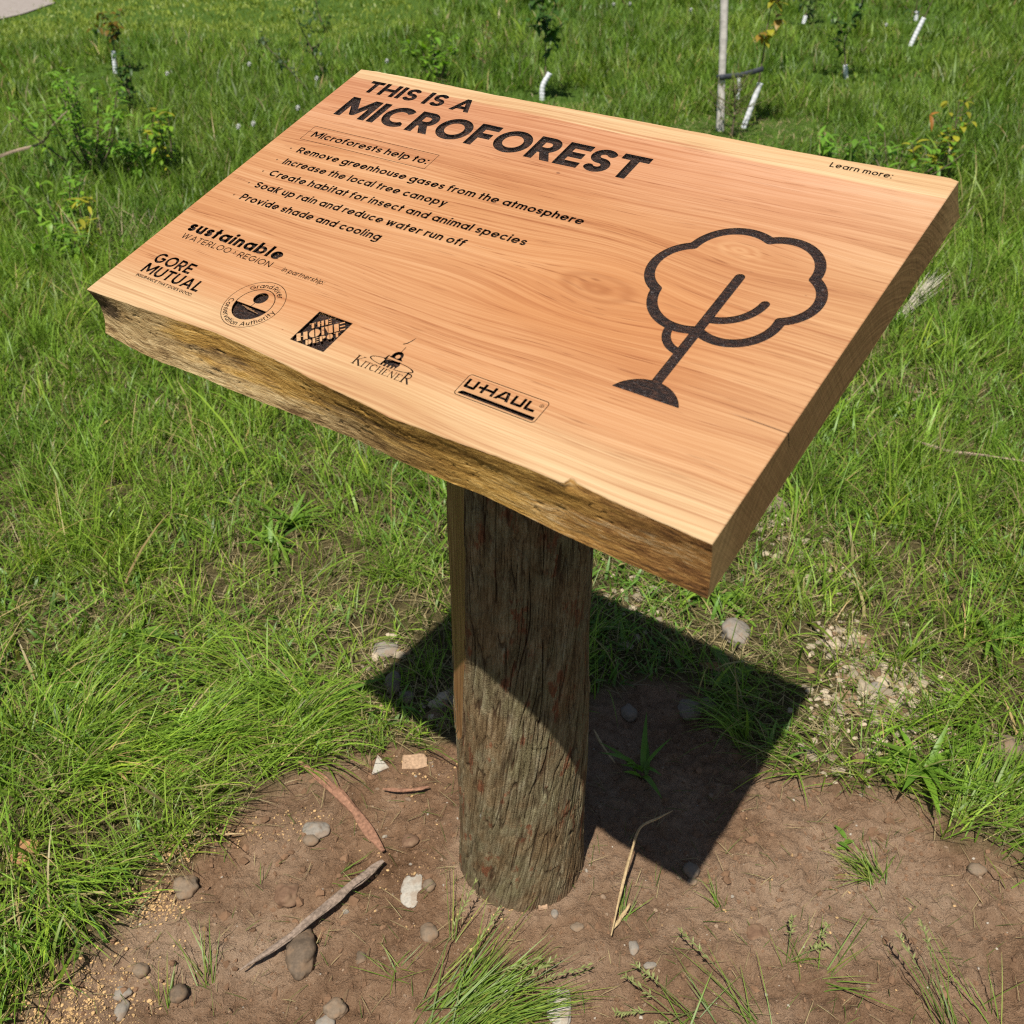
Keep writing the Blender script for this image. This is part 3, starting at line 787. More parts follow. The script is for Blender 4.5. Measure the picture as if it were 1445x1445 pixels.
# tree emblem
F = Field(640, 118, 870, 420, .5)
SWT = 5.9
F.poly(arc(756, 116.0, 41.0, 37.0, 22, 158, 40))
F.stroke([(756.4, 148), (756.8, 326.5)], SWT * .98, False)
F.stroke([(756.8, 254.0)] + arc3((757.5, 254.4), (785, 266.0), (800.6, 297.0)), SWT * .9, False)
F.stroke([(757, 197.5)] + arc3((757, 199), (735.0, 209.5), (727.6, 229.0)), SWT * .82, False)
for p, q, r in (((684.5, 357), (715.6, 396.5), (758.5, 394)), ((758.5, 394), (801.5, 398), (829.8, 351.5)), ((829.8, 351.5), (850.0, 317), (826.5, 279)),
                ((826.5, 279), (803.0, 234.0), (756.0, 235.5)), ((756.0, 235.5), (708.0, 238.0), (683.5, 277)), ((683.5, 277), (658.5, 318), (684.5, 357))):
    F.stroke(arc3(p, q, r, 26), SWT * 1.02, False)
group('tree_emblem', 'burnt outline of a tree with round scalloped crown', F, 4.2, .08)

# ------------------------------------------------------------------ the board
BL = Vector((-0.54590977, 1.24571492, 1.2686736))
BX = Vector((0.7971398, -0.60335184, -0.02312373)).normalized()
BN = BX.cross(Vector((0.57623246, 0.74875459, 0.32760145))).normalized()
BY = BN.cross(BX)
BOARD = Matrix(((BX.x, BY.x, BN.x, BL.x), (BX.y, BY.y, BN.y, BL.y), (BX.z, BY.z, BN.z, BL.z), (0, 0, 0, 1)))
TH = 0.066
FR = np.array([(0, 0), (60, 2.5), (109, 4.6), (170, 8.0), (234, 12.0), (300, 10.5), (361, 7.3), (422, 1.6), (477, -.7), (531, -5), (578, -3.2), (614, -2.2), (666, .5), (716, 1.2),
               (741, .6), (745, 1.6), (748, 8.6), (751, 8.8), (756, 6.0), (794, 2.9), (847, 1.6), (900, 0)], float)
BK = np.array([(0, 559), (30, 561), (127, 561.7), (261, 558.8), (380, 559.8), (491, 561), (593, 560.8), (689, 559.4), (777, 560.6), (858, 563), (890, 564.2), (900, 561)], float)
def front(x): return np.interp(x, FR[:, 0], FR[:, 1]) + .35 * vn(x / 9., x * 0, None, 3) * sstep(0, 20, x) * sstep(900, 880, x)
def back(x): return np.interp(x, BK[:, 0], BK[:, 1]) + .3 * vn(x / 11., x * 0 + 3, None, 4)
FS = np.array([p for p in FR if not 741 <= p[0] <= 760])
FB = np.array([(0, -10.7), (56, -14.5), (125, -17), (188, -13.2), (251, -12.9), (298, -11.5), (354, -9.3), (406, -8.4), (458, -6.6), (528, -9.9), (598, -9.1), (639, -7.2), (691, -9.8), (741, -12.2), (778, -13), (849, -13.2), (900, -14)], float)
xs = np.unique(np.concatenate([np.arange(0, 901, 2.5), FR[:, 0]]))
top_in = [(x, y) for x, y in zip(xs, front(xs) + .9)]
n_front = len(top_in)
right = [(899.1, y) for y in np.linspace(0, 561, 57)[1:-1]]
backp = [(x, y) for x, y in zip(xs[::-1], back(xs[::-1]) - .9)]
left = [(0.9, y) for y in np.linspace(559, 0, 57)[1:-1]]
top_in[0] = (0.9, top_in[0][1]); top_in[-1] = (899.1, top_in[-1][1]); backp[0] = (899.1, backp[0][1]); backp[-1] = (.9, backp[-1][1])
outer = top_in + right + backp + left

pts = [Vector(p) for p in outer]; edges = [(i, (i + 1) % len(outer)) for i in range(len(outer))]
faces_in = [list(range(len(outer)))]; face_tag = [-1]
loop_idx = []
for gi, (nm, lb, loops, dep) in enumerate(GROUPS):
    for L in loops:
        o = len(pts); n = len(L)
        pts += [Vector((float(a), float(b))) for a, b in L]
        edges += [(o + i, o + (i + 1) % n) for i in range(n)]
        faces_in.append(list(range(o, o + n))); face_tag.append(gi); loop_idx.append((gi, L))
cv, ce, cf, ov, oe, of = geometry.delaunay_2d_cdt(pts, edges, faces_in, 1, 1e-5)
cv = np.array([tuple(v) for v in cv])
top_f = []; grp_f = [[] for _ in GROUPS]
for f, src in zip(cf, of):
    tg = [face_tag[i] for i in src if face_tag[i] >= 0]
    if len(tg) % 2: grp_f[tg[-1]].append(f)
    else: top_f.append(f)

MAT_WOOD = make_wood_top(); MAT_END = make_wood_end(); MAT_CHAR = make_char(); MAT_EDGE = make_bark_edge()

# slab: top with the engraving cut out of it, bevel, both sawn ends, rough back edge, underside
V = [(x, y, 0) for x, y in cv]; Fc = [list(f) for f in top_f]; FM = [0] * len(Fc)
o = len(V); m = len(outer)
out_rim = [(x, y) for x, y in zip(xs, front(xs))] + [(900, y) for x, y in right] + [(x, y) for x, y in zip(xs[::-1], back(xs[::-1]))] + [(0, y) for x, y in left]
V += [(x, y, 0) for x, y in outer] + [(x, y, -.9) for x, y in out_rim]
for i in range(m):
    j = (i + 1) % m; Fc.append([o + i, o + m + i, o + m + j, o + j]); FM.append(0)
NS = 14
ss_ = np.linspace(0, 1, NS)
def front_prof(x, s):
    """y of the live edge at distance x and relative depth s"""
    b = np.interp(x, FB[:, 0], FB[:, 1])
    f0 = np.interp(x, FS[:, 0], FS[:, 1]); k = np.clip(1 - s / .16, 0, 1)
    y = (front(x) * k + f0 * (1 - k)) * (1 - s) + b * s
    y = y + np.sin(np.pi * s) * (2.5 + 7 * np.exp(-x / 60)) * .9
    y = y + (fbm(x / 120, s * 2.5, None, 5, 3) * 1.7 + fbm(x / 30, s * 12, None, 8, 3) * .6) * np.clip(s * 6, 0, 1)
    return y
def back_prof(x, s): return back(x) + 27 * s ** 1.3 + fbm(x / 40, s * 3, None, 21, 3) * 3 * np.clip(s * 5, 0, 1)
zz = -.9 - ss_ * (TH * 1000 - .9)
bot_wob = lambda x: fbm(x / 70, x * 0, None, 31, 3) * 1.5
for xe in (0.0, 900.0):
    nu = 80; u = np.linspace(0, 1, nu)[:, None]; s = ss_[None, :]
    yf = front_prof(np.full((1, NS), xe), s); yb = back_prof(np.full((1, NS), xe), s)
    Y_ = yf * (1 - u) + yb * u; Z_ = np.repeat(zz[None, :], nu, 0)
    X_ = np.full_like(Y_, xe) + fbm(Y_ / 5, Z_ / 30, None, 41, 3) * .35 * np.clip(s * 6, 0, 1)
    o = len(V); V += list(zip(X_.ravel(), Y_.ravel(), Z_.ravel()))
    g = grid_faces(nu, NS) + o
    if xe == 0: g = g[:, ::-1]
    Fc += g.tolist(); FM += [1] * len(g)
xg = np.arange(0, 901, 6.0)[:, None]
o = len(V); Yb = back_prof(xg, ss_[None, :]); V += list(zip(np.repeat(xg, NS, 1).ravel(), Yb.ravel(), np.repeat(zz[None, :], len(xg), 0).ravel()))
Fc += (grid_faces(len(xg), NS)[:, ::-1] + o).tolist(); FM += [1] * (len(xg) - 1) * (NS - 1)
o = len(V)
yf = front_prof(xg, np.array([[1.0]])); yb = back_prof(xg, np.array([[1.0]]))
V += list(zip(xg.ravel(), yf.ravel(), np.full(len(xg), zz[-1]))) + list(zip(xg.ravel(), yb.ravel(), np.full(len(xg), zz[-1])))
for i in range(len(xg) - 1): Fc.append([o + i, o + len(xg) + i, o + len(xg) + i + 1, o + i + 1]); FM.append(1)
slab_me = mesh_np('board', np.array(V) / 1000, Fc, [MAT_WOOD, MAT_END], False, None, FM)

POST_C = np.array([0.0128, 1.336])
sign = tag(empty('wooden_sign', (POST_C[0], POST_C[1], 0)), 'sloping live edge wooden board with burnt lettering and tree emblem on a round bark post', 'sign')
OFF = Matrix.Translation((-POST_C[0], -POST_C[1], 0))
board = obj('board', slab_me, sign); board.matrix_local = OFF @ BOARD

# live front edge
xe = np.unique(np.concatenate([np.arange(0, 900.1, 2.0), FR[:, 0]]))
NE = 34; se = np.linspace(0, 1, NE)[None, :]
Ye = front_prof(xe[:, None], se)
Ze = -.9 - se * (TH * 1000 - .9) + np.zeros_like(Ye)
crk = fbm(xe[:, None] / 75, se * 14, None, 51, 4)
Ye = Ye + np.where(np.abs(crk) < .035, (0.035 - np.abs(crk)) * 60, 0) * (fbm(xe[:, None] / 60, se * 3, None, 57, 2) > .05) * np.clip(se * 4, 0, 1) * np.clip((1 - se) * 8, 0, 1)
Ye[1:-1, 1:-1] += rng.normal(0, .12, Ye[1:-1, 1:-1].shape)
Ve = np.stack([np.repeat(xe[:, None], NE, 1), Ye, Ze], -1).reshape(-1, 3) / 1000
edge_o = obj('live_edge', mesh_np('live_edge', Ve, grid_faces(len(xe), NE)[:, ::-1], MAT_EDGE, True), board)
edge_o['label'] = 'golden brown rough bark edge along the front of the board'

# engraved parts: floor and walls of every recess
for gi, (nm, lb, loops, dep) in enumerate(GROUPS):
    used = sorted({i for f in grp_f[gi] for i in f}); rm = {i: k for k, i in enumerate(used)}
    V = [(cv[i][0], cv[i][1], -dep) for i in used]; Fc = [[rm[i] for i in f] for f in grp_f[gi]]
    for L in loops:
        o = len(V); n = len(L)
        V += [(a, b, 0) for a, b in L] + [(a, b, -dep) for a, b in L]
        Fc += [[o + i, o + (i + 1) % n, o + n + (i + 1) % n, o + n + i] for i in range(n)]
    q = obj(nm, mesh_np(nm, np.array(V) / 1000, Fc, MAT_CHAR), board); q['label'] = lb

# ------------------------------------------------------------------ the post
MAT_BARK = make_post_bark()
NT, NZ = 760, 420
th = np.linspace(0, 2 * np.pi, NT, endpoint=False)[:, None]
z0 = -0.06
ctop = BL + BX * 0.6 + BY * 0.25
def board_under(x, y):
    """height of the underside of the board over x, y"""
    d = BN.x * (x - BL.x) + BN.y * (y - BL.y)
    return BL.z - d / BN.z - TH / BN.z
u = np.linspace(0, 1, NZ)[None, :]
dx, dy = np.cos(th), np.sin(th)
ztop = board_under(POST_C[0] + dx * .118, POST_C[1] + dy * .118) + .004
Z = z0 + (ztop - z0) * u
rad = np.interp(Z, [0, .12, .5, .9, 1.3], [.1235, .1205, .1175, .1145, .1135])
tw = Z * (.7 * Z - 1.5)
wx, wy = np.cos(th + tw) * .118, np.sin(th + tw) * .118
lump = fbm(wx * 12, wy * 12, Z * 3, 61, 3) * .0055 + vn(wx * 30, wy * 30, Z * 4, 67) * .002
def ridge(fr, zs, s): return np.abs(vn(wx * fr + .38 * vn(wx * 30, wy * 30, Z * 7, s + 5), wy * fr + .38 * vn(wx * 30 + 9, wy * 30, Z * 7, s + 6), Z * zs, s))
r1 = ridge(58, 3.6, 71); r2 = ridge(120, 6.5, 77); r3 = ridge(240, 16, 83)
brk = vn(wx * 40, wy * 40, Z * 9, 97)
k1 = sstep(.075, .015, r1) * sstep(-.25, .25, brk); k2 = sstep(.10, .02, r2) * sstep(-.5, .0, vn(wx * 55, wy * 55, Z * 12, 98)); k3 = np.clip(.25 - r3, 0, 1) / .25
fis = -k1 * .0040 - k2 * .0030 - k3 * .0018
inner_shade = np.clip(sstep(.35, .95, k1) + .8 * sstep(.35, .9, k2) + .7 * sstep(.10, .02, r3) * sstep(-.2, .3, vn(wx * 70, wy * 70, Z * 16, 99)), 0, 1)  # fissure mask: inner bark plus shade put into the colour
flake = np.where(vn(wx * 45, wy * 45, Z * 14, 91) > .35, .0016, 0)
rr = rad + lump + fis + flake + .0022
Xp, Yp = dx * rr, dy * rr
# sawn face down the left side of the post, running out towards the ground
fd = np.array([-0.955, -0.297]); fd /= np.hypot(*fd)
dist = Xp * fd[0] + Yp * fd[1]
lim = np.interp(Z, [.28, .42, .62, 1.0, 1.4], [.150, .118, .1105, .1015, .0970])
cut = dist > lim
dd = np.where(cut, dist - lim, 0)
Xp = Xp - dd * fd[0]; Yp = Yp - dd * fd[1]
Yp = Yp - .008 - .026 * np.clip(Z, 0, None) / .9
Vp = np.stack([Xp, Yp, Z + np.zeros_like(Xp)], -1).reshape(-1, 3)
gf = grid_faces(NT, NZ, True)
cm = cut.reshape(-1)[gf].all(1)
post = obj('post', mesh_np('post', Vp, np.ascontiguousarray(gf[~cm]), MAT_BARK, True, np.repeat((inner_shade + np.zeros_like(Xp)).reshape(-1, 1), 3, 1)), sign)
tS = T('sawn_post_face')
pS = tS.scl(tS.tc.outputs['Object'], 60, 60, 2.5)
nS = tS.noise(pS, 2.2, 5, 0.65)
MAT_SAWN = tS.fin(tS.ramp(nS, [(0.3, (0.10, 0.042, 0.015)), (0.5, (0.235, 0.112, 0.042)), (0.7, (0.36, 0.21, 0.095))]), 0.6, tS.bump(nS, 0.5, 0.002), 0.3)
uf = gf[cm]; us = np.unique(uf); rmap = np.full(len(Vp), -1); rmap[us] = np.arange(len(us))
sf_o = obj('sawn_face', mesh_np('sawn_face', Vp[us], rmap[uf], MAT_SAWN, False), post)
sf_o['label'] = 'bare orange sawn strip down the left side of the post'

# ------------------------------------------------------------------ terrain
SOIL_PX = [(-120, 1640), (-20, 1490), (30, 1425), (90, 1345), (150, 1300), (205, 1262), (240, 1215), (300, 1170), (370, 1125), (420, 1108), (470, 1092), (540, 1058), (630, 1030), (720, 1000), (840, 985), (880, 968), (960, 965),
           (1010, 985), (1015, 1025), (1060, 1062), (1110, 1082), (1185, 1070), (1225, 1098), (1285, 1128), (1325, 1172), (1380, 1200), (1445, 1236), (1600, 1290), (1900, 1400), (1900, 1900), (-300, 1900)]
SOIL_P = np.array([G(*p) for p in SOIL_PX])
LAWN_P = np.array([G(*p) for p in [(-900, 66), (-300, 66), (0, 72), (120, 62), (260, 58), (420, 66), (520, 58), (575, 30), (600, 0), (640, -60), (760, -140), (-900, -140)]])
PATH_P = np.array([G(*p) for p in [(-260, 96), (-120, 62), (-40, 40), (0, 31), (40, 21), (62, 12), (78, 0), (104, -14), (160, -40), (60, -75), (-200, -40), (-420, 10)]])

def soil_mask(x, y):
    d = poly_sd(x, y, SOIL_P) + fbm(x * 9, y * 9, None, 101, 3) * .07 + vn(x * 40, y * 40, None, 104) * .02
    return sstep(.055, -.05, d)

THATCH = [(430, 880, .20, .8), (600, 1005, .10, .8), (900, 860, .16, .85), (1010, 905, .14, .75), (1190, 900, .10, .75), (1235, 985, .13, 1.0), (1085, 725, .10, .9), (1180, 790, .22, .6),
          (60, 860, .12, .6), (790, 760, .14, .8), (880, 790, .15, .8), (540, 930, .12, .8), (1300, 800, .10, .6), (470, 630, .2, .45), (330, 790, .2, .4), (200, 880, .12, .5),
          (1310, 570, .2, .4), (1130, 1010, .10, .7), (1420, 1070, .07, .9), (500, 1040, .08, .7), (250, 1100, .05, .7), (930, 930, .12, .7), (130, 540, .25, .35), (215, 985, .07, .8), (120, 900, .09, .7), (480, 905, .09, .7), (310, 1015, .05, .8), (60, 1100, .06, .7), (400, 840, .10, .6), (20, 1290, .05, .7), (160, 1180, .05, .7), (1330, 930, .09, .7), (1400, 980, .07, .7), (1080, 830, .1, .6)]
THATCH_G = [(*G(a, b), r, k) for a, b, r, k in THATCH]
def thatch(x, y):
    t = np.zeros_like(np.asarray(x, float))
    for gx, gy, r, k in THATCH_G:
        t = np.maximum(t, k * np.exp(-((x - gx) ** 2 + (y - gy) ** 2) / (r * r)))
    return np.clip(t + .30 * np.clip(fbm(x * 3.2, y * 3.2, None, 111, 3) * 2 - .25, 0, 1), 0, 1)

def ground_z(x, y, m=None):
    x = np.asarray(x, float); y = np.asarray(y, float)
    m = soil_mask(x, y) if m is None else m
    near = np.clip((8 - y) / 5, 0, 1)
    z = fbm(x * .9, y * .9, None, 121, 3) * .02 * near + fbm(x * .25, y * .25, None, 122, 2) * .05 * np.clip((y - 3) / 3, 0, 1)
    c = fbm(x * 7, y * 7, None, 127, 3) * .012 + np.abs(fbm(x * 16, y * 16, None, 123, 4)) * .018 + np.abs(fbm(x * 48, y * 48, None, 124, 4)) * .017 + np.clip(vn(x * 38, y * 38, None, 125) - .25, 0, 1) * .016
    z = z + m * (c - .026)
    d = np.hypot(x - POST_C[0], y - POST_C[1])
    z = z + np.exp(-((d - .15) / .07) ** 2) * .012 * np.clip(fbm(x * 6, y * 6, None, 126, 2) + .7, 0, 1.3)
    z = z * np.clip((d + .4) / 1.0, .4, 1)
    return z

def gz(x, y): return float(ground_z(np.array([x]), np.array([y]))[0])

def graded(a, b, st, far, k=1.16):
    v = list(np.arange(a, b + st / 2, st)); s = st
    lo = [a]; s = st
    while lo[-1] > -far: s *= k; lo.append(lo[-1] - s)
    hi = [v[-1]]; s = st
    while hi[-1] < far + 1: s *= k; hi.append(hi[-1] + s)
    return np.array(lo[:0:-1] + v + hi[1:])
gx = graded(-1.2, 1.3, .0052, 400); gy = graded(.78, 1.8, .0052, 400)
GX, GY = np.meshgrid(gx, gy, indexing='ij')
m_ = soil_mask(GX, GY)
GZ = ground_z(GX, GY, m_)
dust = np.clip(np.exp(-((GX - .62) / .35) ** 2 - ((GY - 1.22) / .12) ** 2) + np.exp(-((GX + .62) / .25) ** 2 - ((GY - 1.12) / .10) ** 2) * .9
               + np.exp(-((np.hypot(GX - POST_C[0], GY - POST_C[1]) - .135) / .035) ** 2) * .55 + .5 * np.clip(fbm(GX * 4, GY * 4, None, 131, 3) * 2 - .1, 0, 1), 0, 1)
farm = sstep(2.5, 6.0, GY)
MAT_SOIL = make_soil()
gcol = np.stack([m_.ravel(), dust.ravel(), farm.ravel()], -1)
kind(obj('ground', mesh_np('ground', np.stack([GX, GY, GZ], -1).reshape(-1, 3), grid_faces(len(gx), len(gy)), MAT_SOIL, True, gcol)), 'structure')

# gravel path in the far corner
tP = T('gravel_path'); nP = tP.noise(tP.tc.outputs['Object'], 14, 6, 0.7)
MAT_PATH = tP.fin(tP.ramp(nP, [(0.3, (0.24, 0.205, 0.18)), (0.7, (0.34, 0.30, 0.27))]), 0.95, tP.bump(nP, 0.4, 0.02), 0.1)
pc = PATH_P.mean(0)
pv = []; nseg = 0
for a, b in zip(PATH_P, np.roll(PATH_P, -1, 0)):
    for k in range(8):
        q = a + (b - a) * k / 8; pv.append(q + np.array([vn(q[0] * 3, q[1] * 3, None, 1), vn(q[0] * 3, q[1] * 3, None, 2)]).ravel() * .10)
pv = np.array(pv); n = len(pv)
rings = [pc + (pv - pc) * s for s in (1, .8, .55, .3)]
VV = np.vstack(rings + [pc[None]]); zz_ = ground_z(VV[:, 0], VV[:, 1], np.zeros(len(VV))) + .012
FF = [[r * n + i, r * n + (i + 1) % n, (r + 1) * n + (i + 1) % n, (r + 1) * n + i] for r in range(3) for i in range(n)] + [[3 * n + i, 3 * n + (i + 1) % n, 4 * n] for i in range(n)]
kind(obj('path', mesh_np('path', np.column_stack([VV, zz_]), FF, MAT_PATH, True)), 'structure')

# ------------------------------------------------------------------ grass
MAT_GRASS = mat_leafy('grass_blade', .45, .35, .35)
MAT_STRAW = mat_leafy('dry_straw', .8, .1, .15, (1, .95, .8))

def blades(x, y, z, h, w, head, a0, a1, col, seg=4, twist=None, side=None, base_k=None):
    """ribbons: root, length, width, heading, start and end angle from vertical, colour"""
    n = len(x)
    twist = rng.uniform(-.9, .9, n) if twist is None else twist
    P = np.stack([x, y, z], -1); cols = []; V = np.zeros((n, 2 * seg + 1, 3), np.float32); C = np.zeros((n, 2 * seg + 1, 3), np.float32)
    dirh = np.stack([np.cos(head), np.sin(head), np.zeros(n)], -1)
    sd = np.stack([-np.sin(head + twist), np.cos(head + twist), np.zeros(n)], -1)
    base = z.copy()
    for k in range(seg + 1):
        t = k / seg
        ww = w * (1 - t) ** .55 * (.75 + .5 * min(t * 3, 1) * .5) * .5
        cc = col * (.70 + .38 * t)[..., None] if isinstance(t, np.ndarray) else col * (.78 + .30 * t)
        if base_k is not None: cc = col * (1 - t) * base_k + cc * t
        if k < seg:
            V[:, 2 * k] = P - sd * ww[:, None]; V[:, 2 * k + 1] = P + sd * ww[:, None]; C[:, 2 * k] = cc; C[:, 2 * k + 1] = cc
            a = a0 + (a1 - a0) * ((k + .5) / seg)
            st = h / seg
            P = P + dirh * (np.sin(a) * st)[:, None]
            P[:, 2] += np.cos(a) * st
            P[:, 2] = np.maximum(P[:, 2], base + .006 + .012 * t)
        else:
            V[:, 2 * seg] = P; C[:, 2 * seg] = cc
    i0 = np.arange(n)[:, None] * (2 * seg + 1)
    q = np.concatenate([i0 + np.array([[2 * k, 2 * k + 1, 2 * k + 3, 2 * k + 2]]) for k in range(seg - 1)]) if seg > 1 else np.zeros((0, 4), int)
    t = i0 + np.array([[2 * seg - 2, 2 * seg - 1, 2 * seg]])
    return V.reshape(-1, 3), C.reshape(-1, 3), q, t

class Bag:
    def __init__(s): s.V = []; s.C = []; s.Q = []; s.Tr = []; s.n = 0
    def add(s, V, C, q, t):
        s.V.append(V); s.C.append(C); s.Q.append(q + s.n); s.Tr.append(t + s.n); s.n += len(V)
    def mesh(s, name, mat, smooth=True):
        F = [f for f in (np.concatenate(s.Q), np.concatenate(s.Tr)) if len(f)]
        return mesh_np(name, np.concatenate(s.V), F, mat, smooth, np.concatenate(s.C))

# green of living blades, per patch and per blade
def blade_col(x, y, n, far):
    p = fbm(x * 1.1, y * 1.1, None, 141, 3) * .5 + .5
    q = fbm(x * 5, y * 5, None, 142, 2) * .5 + .5
    g0 = np.array([.085, .195, .016]); g1 = np.array([.275, .405, .045]); g2 = np.array([.19, .37, .034])
    c = g0 + (g1 - g0) * np.clip(p * 1.25 - .12 + rng.normal(0, .13, n), 0, 1)[:, None]
    c = c + (g2 - c) * (q * .5)[:, None]
    c = c * rng.uniform(.72, 1.28, n)[:, None]
    yl = rng.random(n) < (.10 if far < 3 else .05)
    c[yl] = np.array([.42, .36, .15]) * rng.uniform(.7, 1.2, yl.sum())[:, None]
    return c

BENT = [(170, 1090, .16, 20, 1.0), (260, 1065, .16, 8, 1.0), (350, 1045, .14, -4, 1.0), (430, 1030, .10, -10, .9), (300, 960, .18, -20, .7), (420, 960, .16, 170, .7), (100, 1220, .12, -40, .6), (60, 1330, .12, -60, .6),
        (1010, 1030, .12, 200, .9), (1110, 1040, .14, 175, .9), (1130, 980, .10, 190, .7), (1390, 1140, .13, 25, .9), (1430, 1180, .12, 10, .9), (1300, 1090, .10, -60, .6), (1360, 1010, .14, 160, .6),
        (480, 870, .15, 40, .6), (950, 800, .2, 150, .5), (120, 960, .14, 30, .7)]
BENT_G = [(*G(a, b), r, R(h), k) for a, b, r, h, k in BENT]

YOUNG = [G(*p) for p in ((1050, 182), (766, 143), (1194, 112), (161, 104), (1284, 66), (1292, 30), (1134, 33), (1018, 186))]
bag = Bag(); straw = Bag()
bands = [(.70, 1.7, 1.45, 12000, 1.0, 4), (1.7, 3.0, 2.3, 9600, 1.05, 4), (3.0, 5.0, 3.4, 6000, 1.3, 3), (5.0, 8.0, 5.0, 3300, 1.75, 3), (8.0, 12.0, 7.6, 1500, 2.6, 2), (12.0, 19.0, 11.0, 520, 4.2, 2)]
for y0, y1, xm, den, wk, seg in bands:
    n = int((y1 - y0) * 2 * xm * den)
    nc = max(1, n // 26)
    cx, cy = rng.uniform(-xm, xm, nc), rng.uniform(y0, y1, nc)
    ci = rng.integers(0, nc, n); cl = rng.random(n) < .62
    sp = .017 * (1 + (y0 > 3) * .6) * wk ** .5
    x = np.where(cl, cx[ci] + rng.normal(0, sp, n), rng.uniform(-xm, xm, n)); y = np.where(cl, cy[ci] + rng.normal(0, sp, n), rng.uniform(y0, y1, n))
    chead = rng.uniform(0, 2 * np.pi, nc); ctall = rng.uniform(.55, 1.65, nc); ctint = rng.uniform(.50, 1.32, nc)
    clean = rng.random(nc) ** 1.6 * (1.0 if y0 < 5 else .5); cyel = np.clip(rng.normal(.15, .35, nc), 0, 1)
    sm = soil_mask(x, y); th_ = thatch(x, y)
    lawn = sstep(.15, -.15, poly_sd(x, y, LAWN_P)) if y1 > 8 else np.zeros(n)
    pth = poly_sd(x, y, PATH_P) if y1 > 8 else np.ones(n)
    gap = .25 + .75 * sstep(-.28, .12, fbm(x * 8, y * 8, None, 191, 3)) if y0 < 3 else 1.0
    keep = (rng.random(n) < gap * (1 - sm) ** 1.5 * (1 - .72 * th_)) & (pth + rng.normal(0, .12, n) > 0) & (np.hypot(x - POST_C[0], y - POST_C[1]) > .16)
    x, y, ci, cl, th_, lawn = x[keep], y[keep], ci[keep], cl[keep], th_[keep], lawn[keep]
    n = len(x)
    z = ground_z(x, y, np.zeros(n)) - .004
    tall = .5 + .5 * (fbm(x * .8, y * .8, None, 151, 2) + .5) + .25 * vn(x * 4, y * 4, None, 152)
    h = rng.gamma(9, 1 / 9., n) * (.088 + .035 * np.clip(tall, 0, 1.4)) * np.where(cl, ctall[ci], 1.0)
    h *= (1 - .5 * th_)
    h *= 1 + .12 * sstep(3.0, 6.0, y)
    if y1 > 6:
        for qx, qy in YOUNG: h = h * (1 - .68 * sstep(.75, .30, np.hypot((x - qx), (y - qy + .15))))
    h = h * (1 - lawn) + lawn * .055 * rng.uniform(.6, 1.3, n)
    w = rng.uniform(.0018, .0048, n) * wk * np.where(rng.random(n) < .11, rng.uniform(1.6, 2.6, n), 1)
    head = np.where(cl & (rng.random(n) < .85), chead[ci] + rng.normal(0, 1, n) * (.75 - .45 * clean[ci]), rng.uniform(0, 2 * np.pi, n))
    a0 = np.abs(rng.normal(.16, .24, n)); a0 = a0 + np.where(cl, clean[ci] * .85, 0); a1 = a0 + np.abs(rng.normal(.85, .5, n)) * (1 - .3 * np.where(cl, clean[ci], 0))
    for bx_, by_, r, hd, k in (BENT_G if y0 < 3 else []):
        f = k * np.exp(-((x - bx_) ** 2 + (y - by_) ** 2) / (r * r)); on = rng.random(n) < f
        head = np.where(on, hd + .9 * vn(x * 11, y * 11, None, 161) + rng.normal(0, .42, n), head); a0 = np.where(on, rng.uniform(.3, 1.1, n), a0); a1 = np.where(on, rng.uniform(1.3, 1.85, n), a1)
        h = np.where(on, np.minimum(h * rng.uniform(1.0, 1.7, n), .19), h)
    col = blade_col(x, y, n, y0) * np.where(cl, ctint[ci], 1.0)[:, None]
    col = col * (1 + np.where(cl, cyel[ci], 0)[:, None] * np.array([.45, .16, .1]))
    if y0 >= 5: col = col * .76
    lc = np.array([.26, .34, .045]) * rng.uniform(.75, 1.25, n)[:, None]
    col = col * (1 - lawn)[:, None] + lc * lawn[:, None]
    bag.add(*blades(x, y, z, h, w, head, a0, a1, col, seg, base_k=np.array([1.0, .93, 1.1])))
    # dead blades lying in between
    ns = int((y1 - y0) * 2 * xm * den * .42)
    if y0 < 8:
        x, y = rng.uniform(-xm, xm, ns), rng.uniform(y0, y1, ns)
        kp = rng.random(ns) < (1 - soil_mask(x, y)) * (.30 + .70 * thatch(x, y)); x, y = x[kp], y[kp]; ns = len(x)
        sc = np.array([.34, .27, .135]) * rng.uniform(.5, 1.45, ns)[:, None] * np.array([1, 1, 1]) + rng.uniform(-.02, .05, ns)[:, None]
        straw.add(*blades(x, y, ground_z(x, y, np.zeros(ns)) + .002, rng.uniform(.03, .11, ns), rng.uniform(.0012, .0032, ns) * wk, rng.uniform(0, 6.28, ns), rng.uniform(.9, 1.5, ns), rng.uniform(1.3, 1.75, ns), np.clip(sc, .02, 1), 3))
# small broad leaves (clover, plantain) growing low between the blades
n = 26000
x, y = rng.uniform(-2.2, 2.2, n), rng.uniform(.8, 4.2, n)
kp = (rng.random(n) < (1 - soil_mask(x, y)) * sstep(-.05, .5, fbm(x * 3.5, y * 3.5, None, 171, 3) + .12)) ; x, y = x[kp], y[kp]; n = len(x)
cl_ = np.array([[.12, .25, .035]]) * rng.uniform(.55, 1.35, n)[:, None] + rng.random(n)[:, None] * np.array([[.05, .05, .02]])
bag.add(*blades(x, y, ground_z(x, y, np.zeros(n)), rng.uniform(.025, .075, n), rng.uniform(.007, .014, n), rng.uniform(0, 6.28, n), rng.uniform(.1, .8, n), rng.uniform(.9, 1.9, n), cl_, 4))
kind(obj('grass', bag.mesh('grass', MAT_GRASS)), 'stuff')
